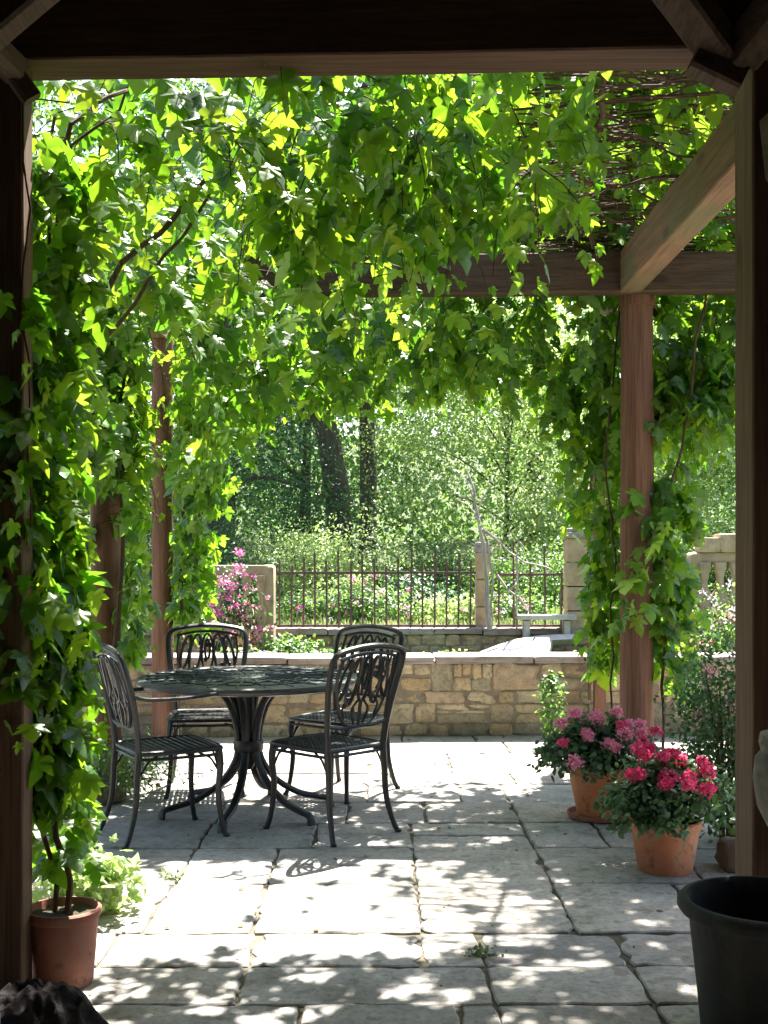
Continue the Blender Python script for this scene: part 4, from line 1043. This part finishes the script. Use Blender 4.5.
tree('broadleaf_tree', 'second thinner tree trunk close to the right of the thick leaning trunk', (-.35,24.5,g0(24)), [(0,0,-.2),(.03,0,2),(.0,0,4),(.1,0,7),(.0,0,9)], .2,
     rclumps(12,.3,4.6,10,2.6,1.4,1.3,2), .12, 'dark', 560)
tree('evergreen_tree', 'dark evergreen tree filling the left behind the balustrade', (-2.9,21,g0(21)), [(0,0,-.2),(0,0,3),(.1,0,6)], .2,
     rclumps(16,0,.8,7.5,1.9,1.0,1.15,3), .085, 'dark', 1100)
tree('evergreen_tree', 'dark low tree in deep shade between the trunk and the left balustrade', (-1.7,26,g0(26)), [(0,0,-.2),(0,0,2),(.1,0,4)], .15,
     rclumps(10,0,.5,4.2,1.6,.8,1.1,4), .09, 'dark', 1100)
tree('bright_tree', 'light green sunlit tree behind the slim gate pillar', (2.0,20.5,g0(20)), [(0,0,-.2),(.1,0,1.5),(.1,0,3.4)], .06,
     rclumps(20,0,.5,5.0,1.8,.9,.95,5), .07, 'pale', 2100)
tree('bright_tree', 'light green tree right of the gate pillar behind the round post', (4.6,21.5,g0(21)), [(0,0,-.2),(.1,0,2),(.1,0,4.2)], .08,
     rclumps(16,0,.7,5.4,1.8,.9,1.05,6), .08, 'pale', 1700)
tree('broadleaf_tree', 'tall green tree behind the near right post', (7.8,23,g0(23)), [(0,0,-.2),(.1,0,3),(.1,0,7)], .22,
     rclumps(18,0,1.2,10.5,2.4,1.3,1.35,7), .12, 'tree', 600)
tree('broadleaf_tree', 'tall green tree at the left edge seen through the vine leaves', (-7.2,22,g0(22)), [(0,0,-.2),(.1,0,3),(.1,0,7)], .22,
     rclumps(20,0,1.0,11,2.6,1.3,1.4,8), .12, 'tree', 600)
tree('broadleaf_tree', 'high green tree standing far behind the light green trees', (3.6,29,g0(29)), [(0,0,-.2),(.1,0,4),(.1,0,9)], .28,
     rclumps(22,0,3.0,13.5,4.2,1.6,1.6,9), .15, 'tree', 420)
tree('broadleaf_tree', 'high dark green tree far behind the evergreens', (-4.0,30,g0(30)), [(0,0,-.2),(.1,0,4),(.1,0,9)], .28,
     rclumps(22,0,1.5,13.5,3.8,1.6,1.6,10), .15, 'dark', 420)
# far wood as one mass
pts, outs = [], []
R = random.Random(4)
for i in range(46):
    x = -22+44*(i+.5)/46+R.uniform(-.4,.4); y = 38+R.uniform(-3,3); hh = R.uniform(8,13)
    for z in np.arange(1.0, hh, 1.9):
        p, o = cloud((x+R.uniform(-.6,.6), y, gz(0,y)+z), (1.6,1.2,1.25), 260, .4, 8, .4); pts.append(p); outs.append(o)
o = leafset('far_wood', np.vstack(pts), np.vstack(outs), .26, T_QUAD, M['leafy']); tag(o, 'distant wood closing off the garden', 'wood', kind='stuff')
# litter
def litter():
    n = 170; x = RN.uniform(-1.9,1.9,n); y = 3.2+RN.power(1.2,n)*6; P = np.column_stack([x,y,np.full(n,.008)])
    tip = unit(np.column_stack([RN.normal(0,1,n),RN.normal(0,1,n),RN.normal(0,.12,n)])); nr = unit(np.column_stack([RN.normal(0,.25,n),RN.normal(0,.25,n),np.ones(n)]))
    o = leaves('leaf_litter', P, tip, nr, RN.uniform(.01,.034,n), T_SIMP, M['litter']); tag(o, 'dry leaf bits and petals scattered on the paving', 'leaf litter', kind='stuff')
M['litter'] = leaf_mat('litter', [(.16,.10,.05),(.26,.18,.08),(.2,.2,.07),(.12,.07,.04)], [(.2,.12,.05),(.25,.2,.08)], .15, .8, .2)
litter()
# grass
def grass():
    n = 26000; x = RN.uniform(-5,6.5,n); y = 13.3+RN.power(.8,n)*8
    z = np.array([gz(a,b_) for a, b_ in zip(x,y)]); P = np.column_stack([x,y,z])
    tip = unit(np.column_stack([RN.normal(0,.4,n),RN.normal(0,.4,n),np.ones(n)])); nr = unit(np.column_stack([RN.normal(0,1,n),RN.normal(0,1,n),np.full(n,.2)]))
    o = leaves('lawn_grass', P, tip, nr, RN.uniform(.05,.13,n), T_LONG, M['grass']); tag(o, 'sunlit grass behind the iron fence', 'grass', kind='stuff')
    n = 9000; x = RN.uniform(-4,4.6,n); y = RN.uniform(9.85,12.9,n); P = np.column_stack([x,y,np.full(n,.24)])
    tip = unit(np.column_stack([RN.normal(0,.6,n),RN.normal(0,.6,n),np.ones(n)])); nr = rdir(n)
    o = leaves('terrace_groundcover', P, tip, nr, RN.uniform(.04,.11,n), T_SIMP, M['leafy']); tag(o, 'low green ground cover on the terrace behind the rubble wall', 'ground cover', kind='stuff')
grass()
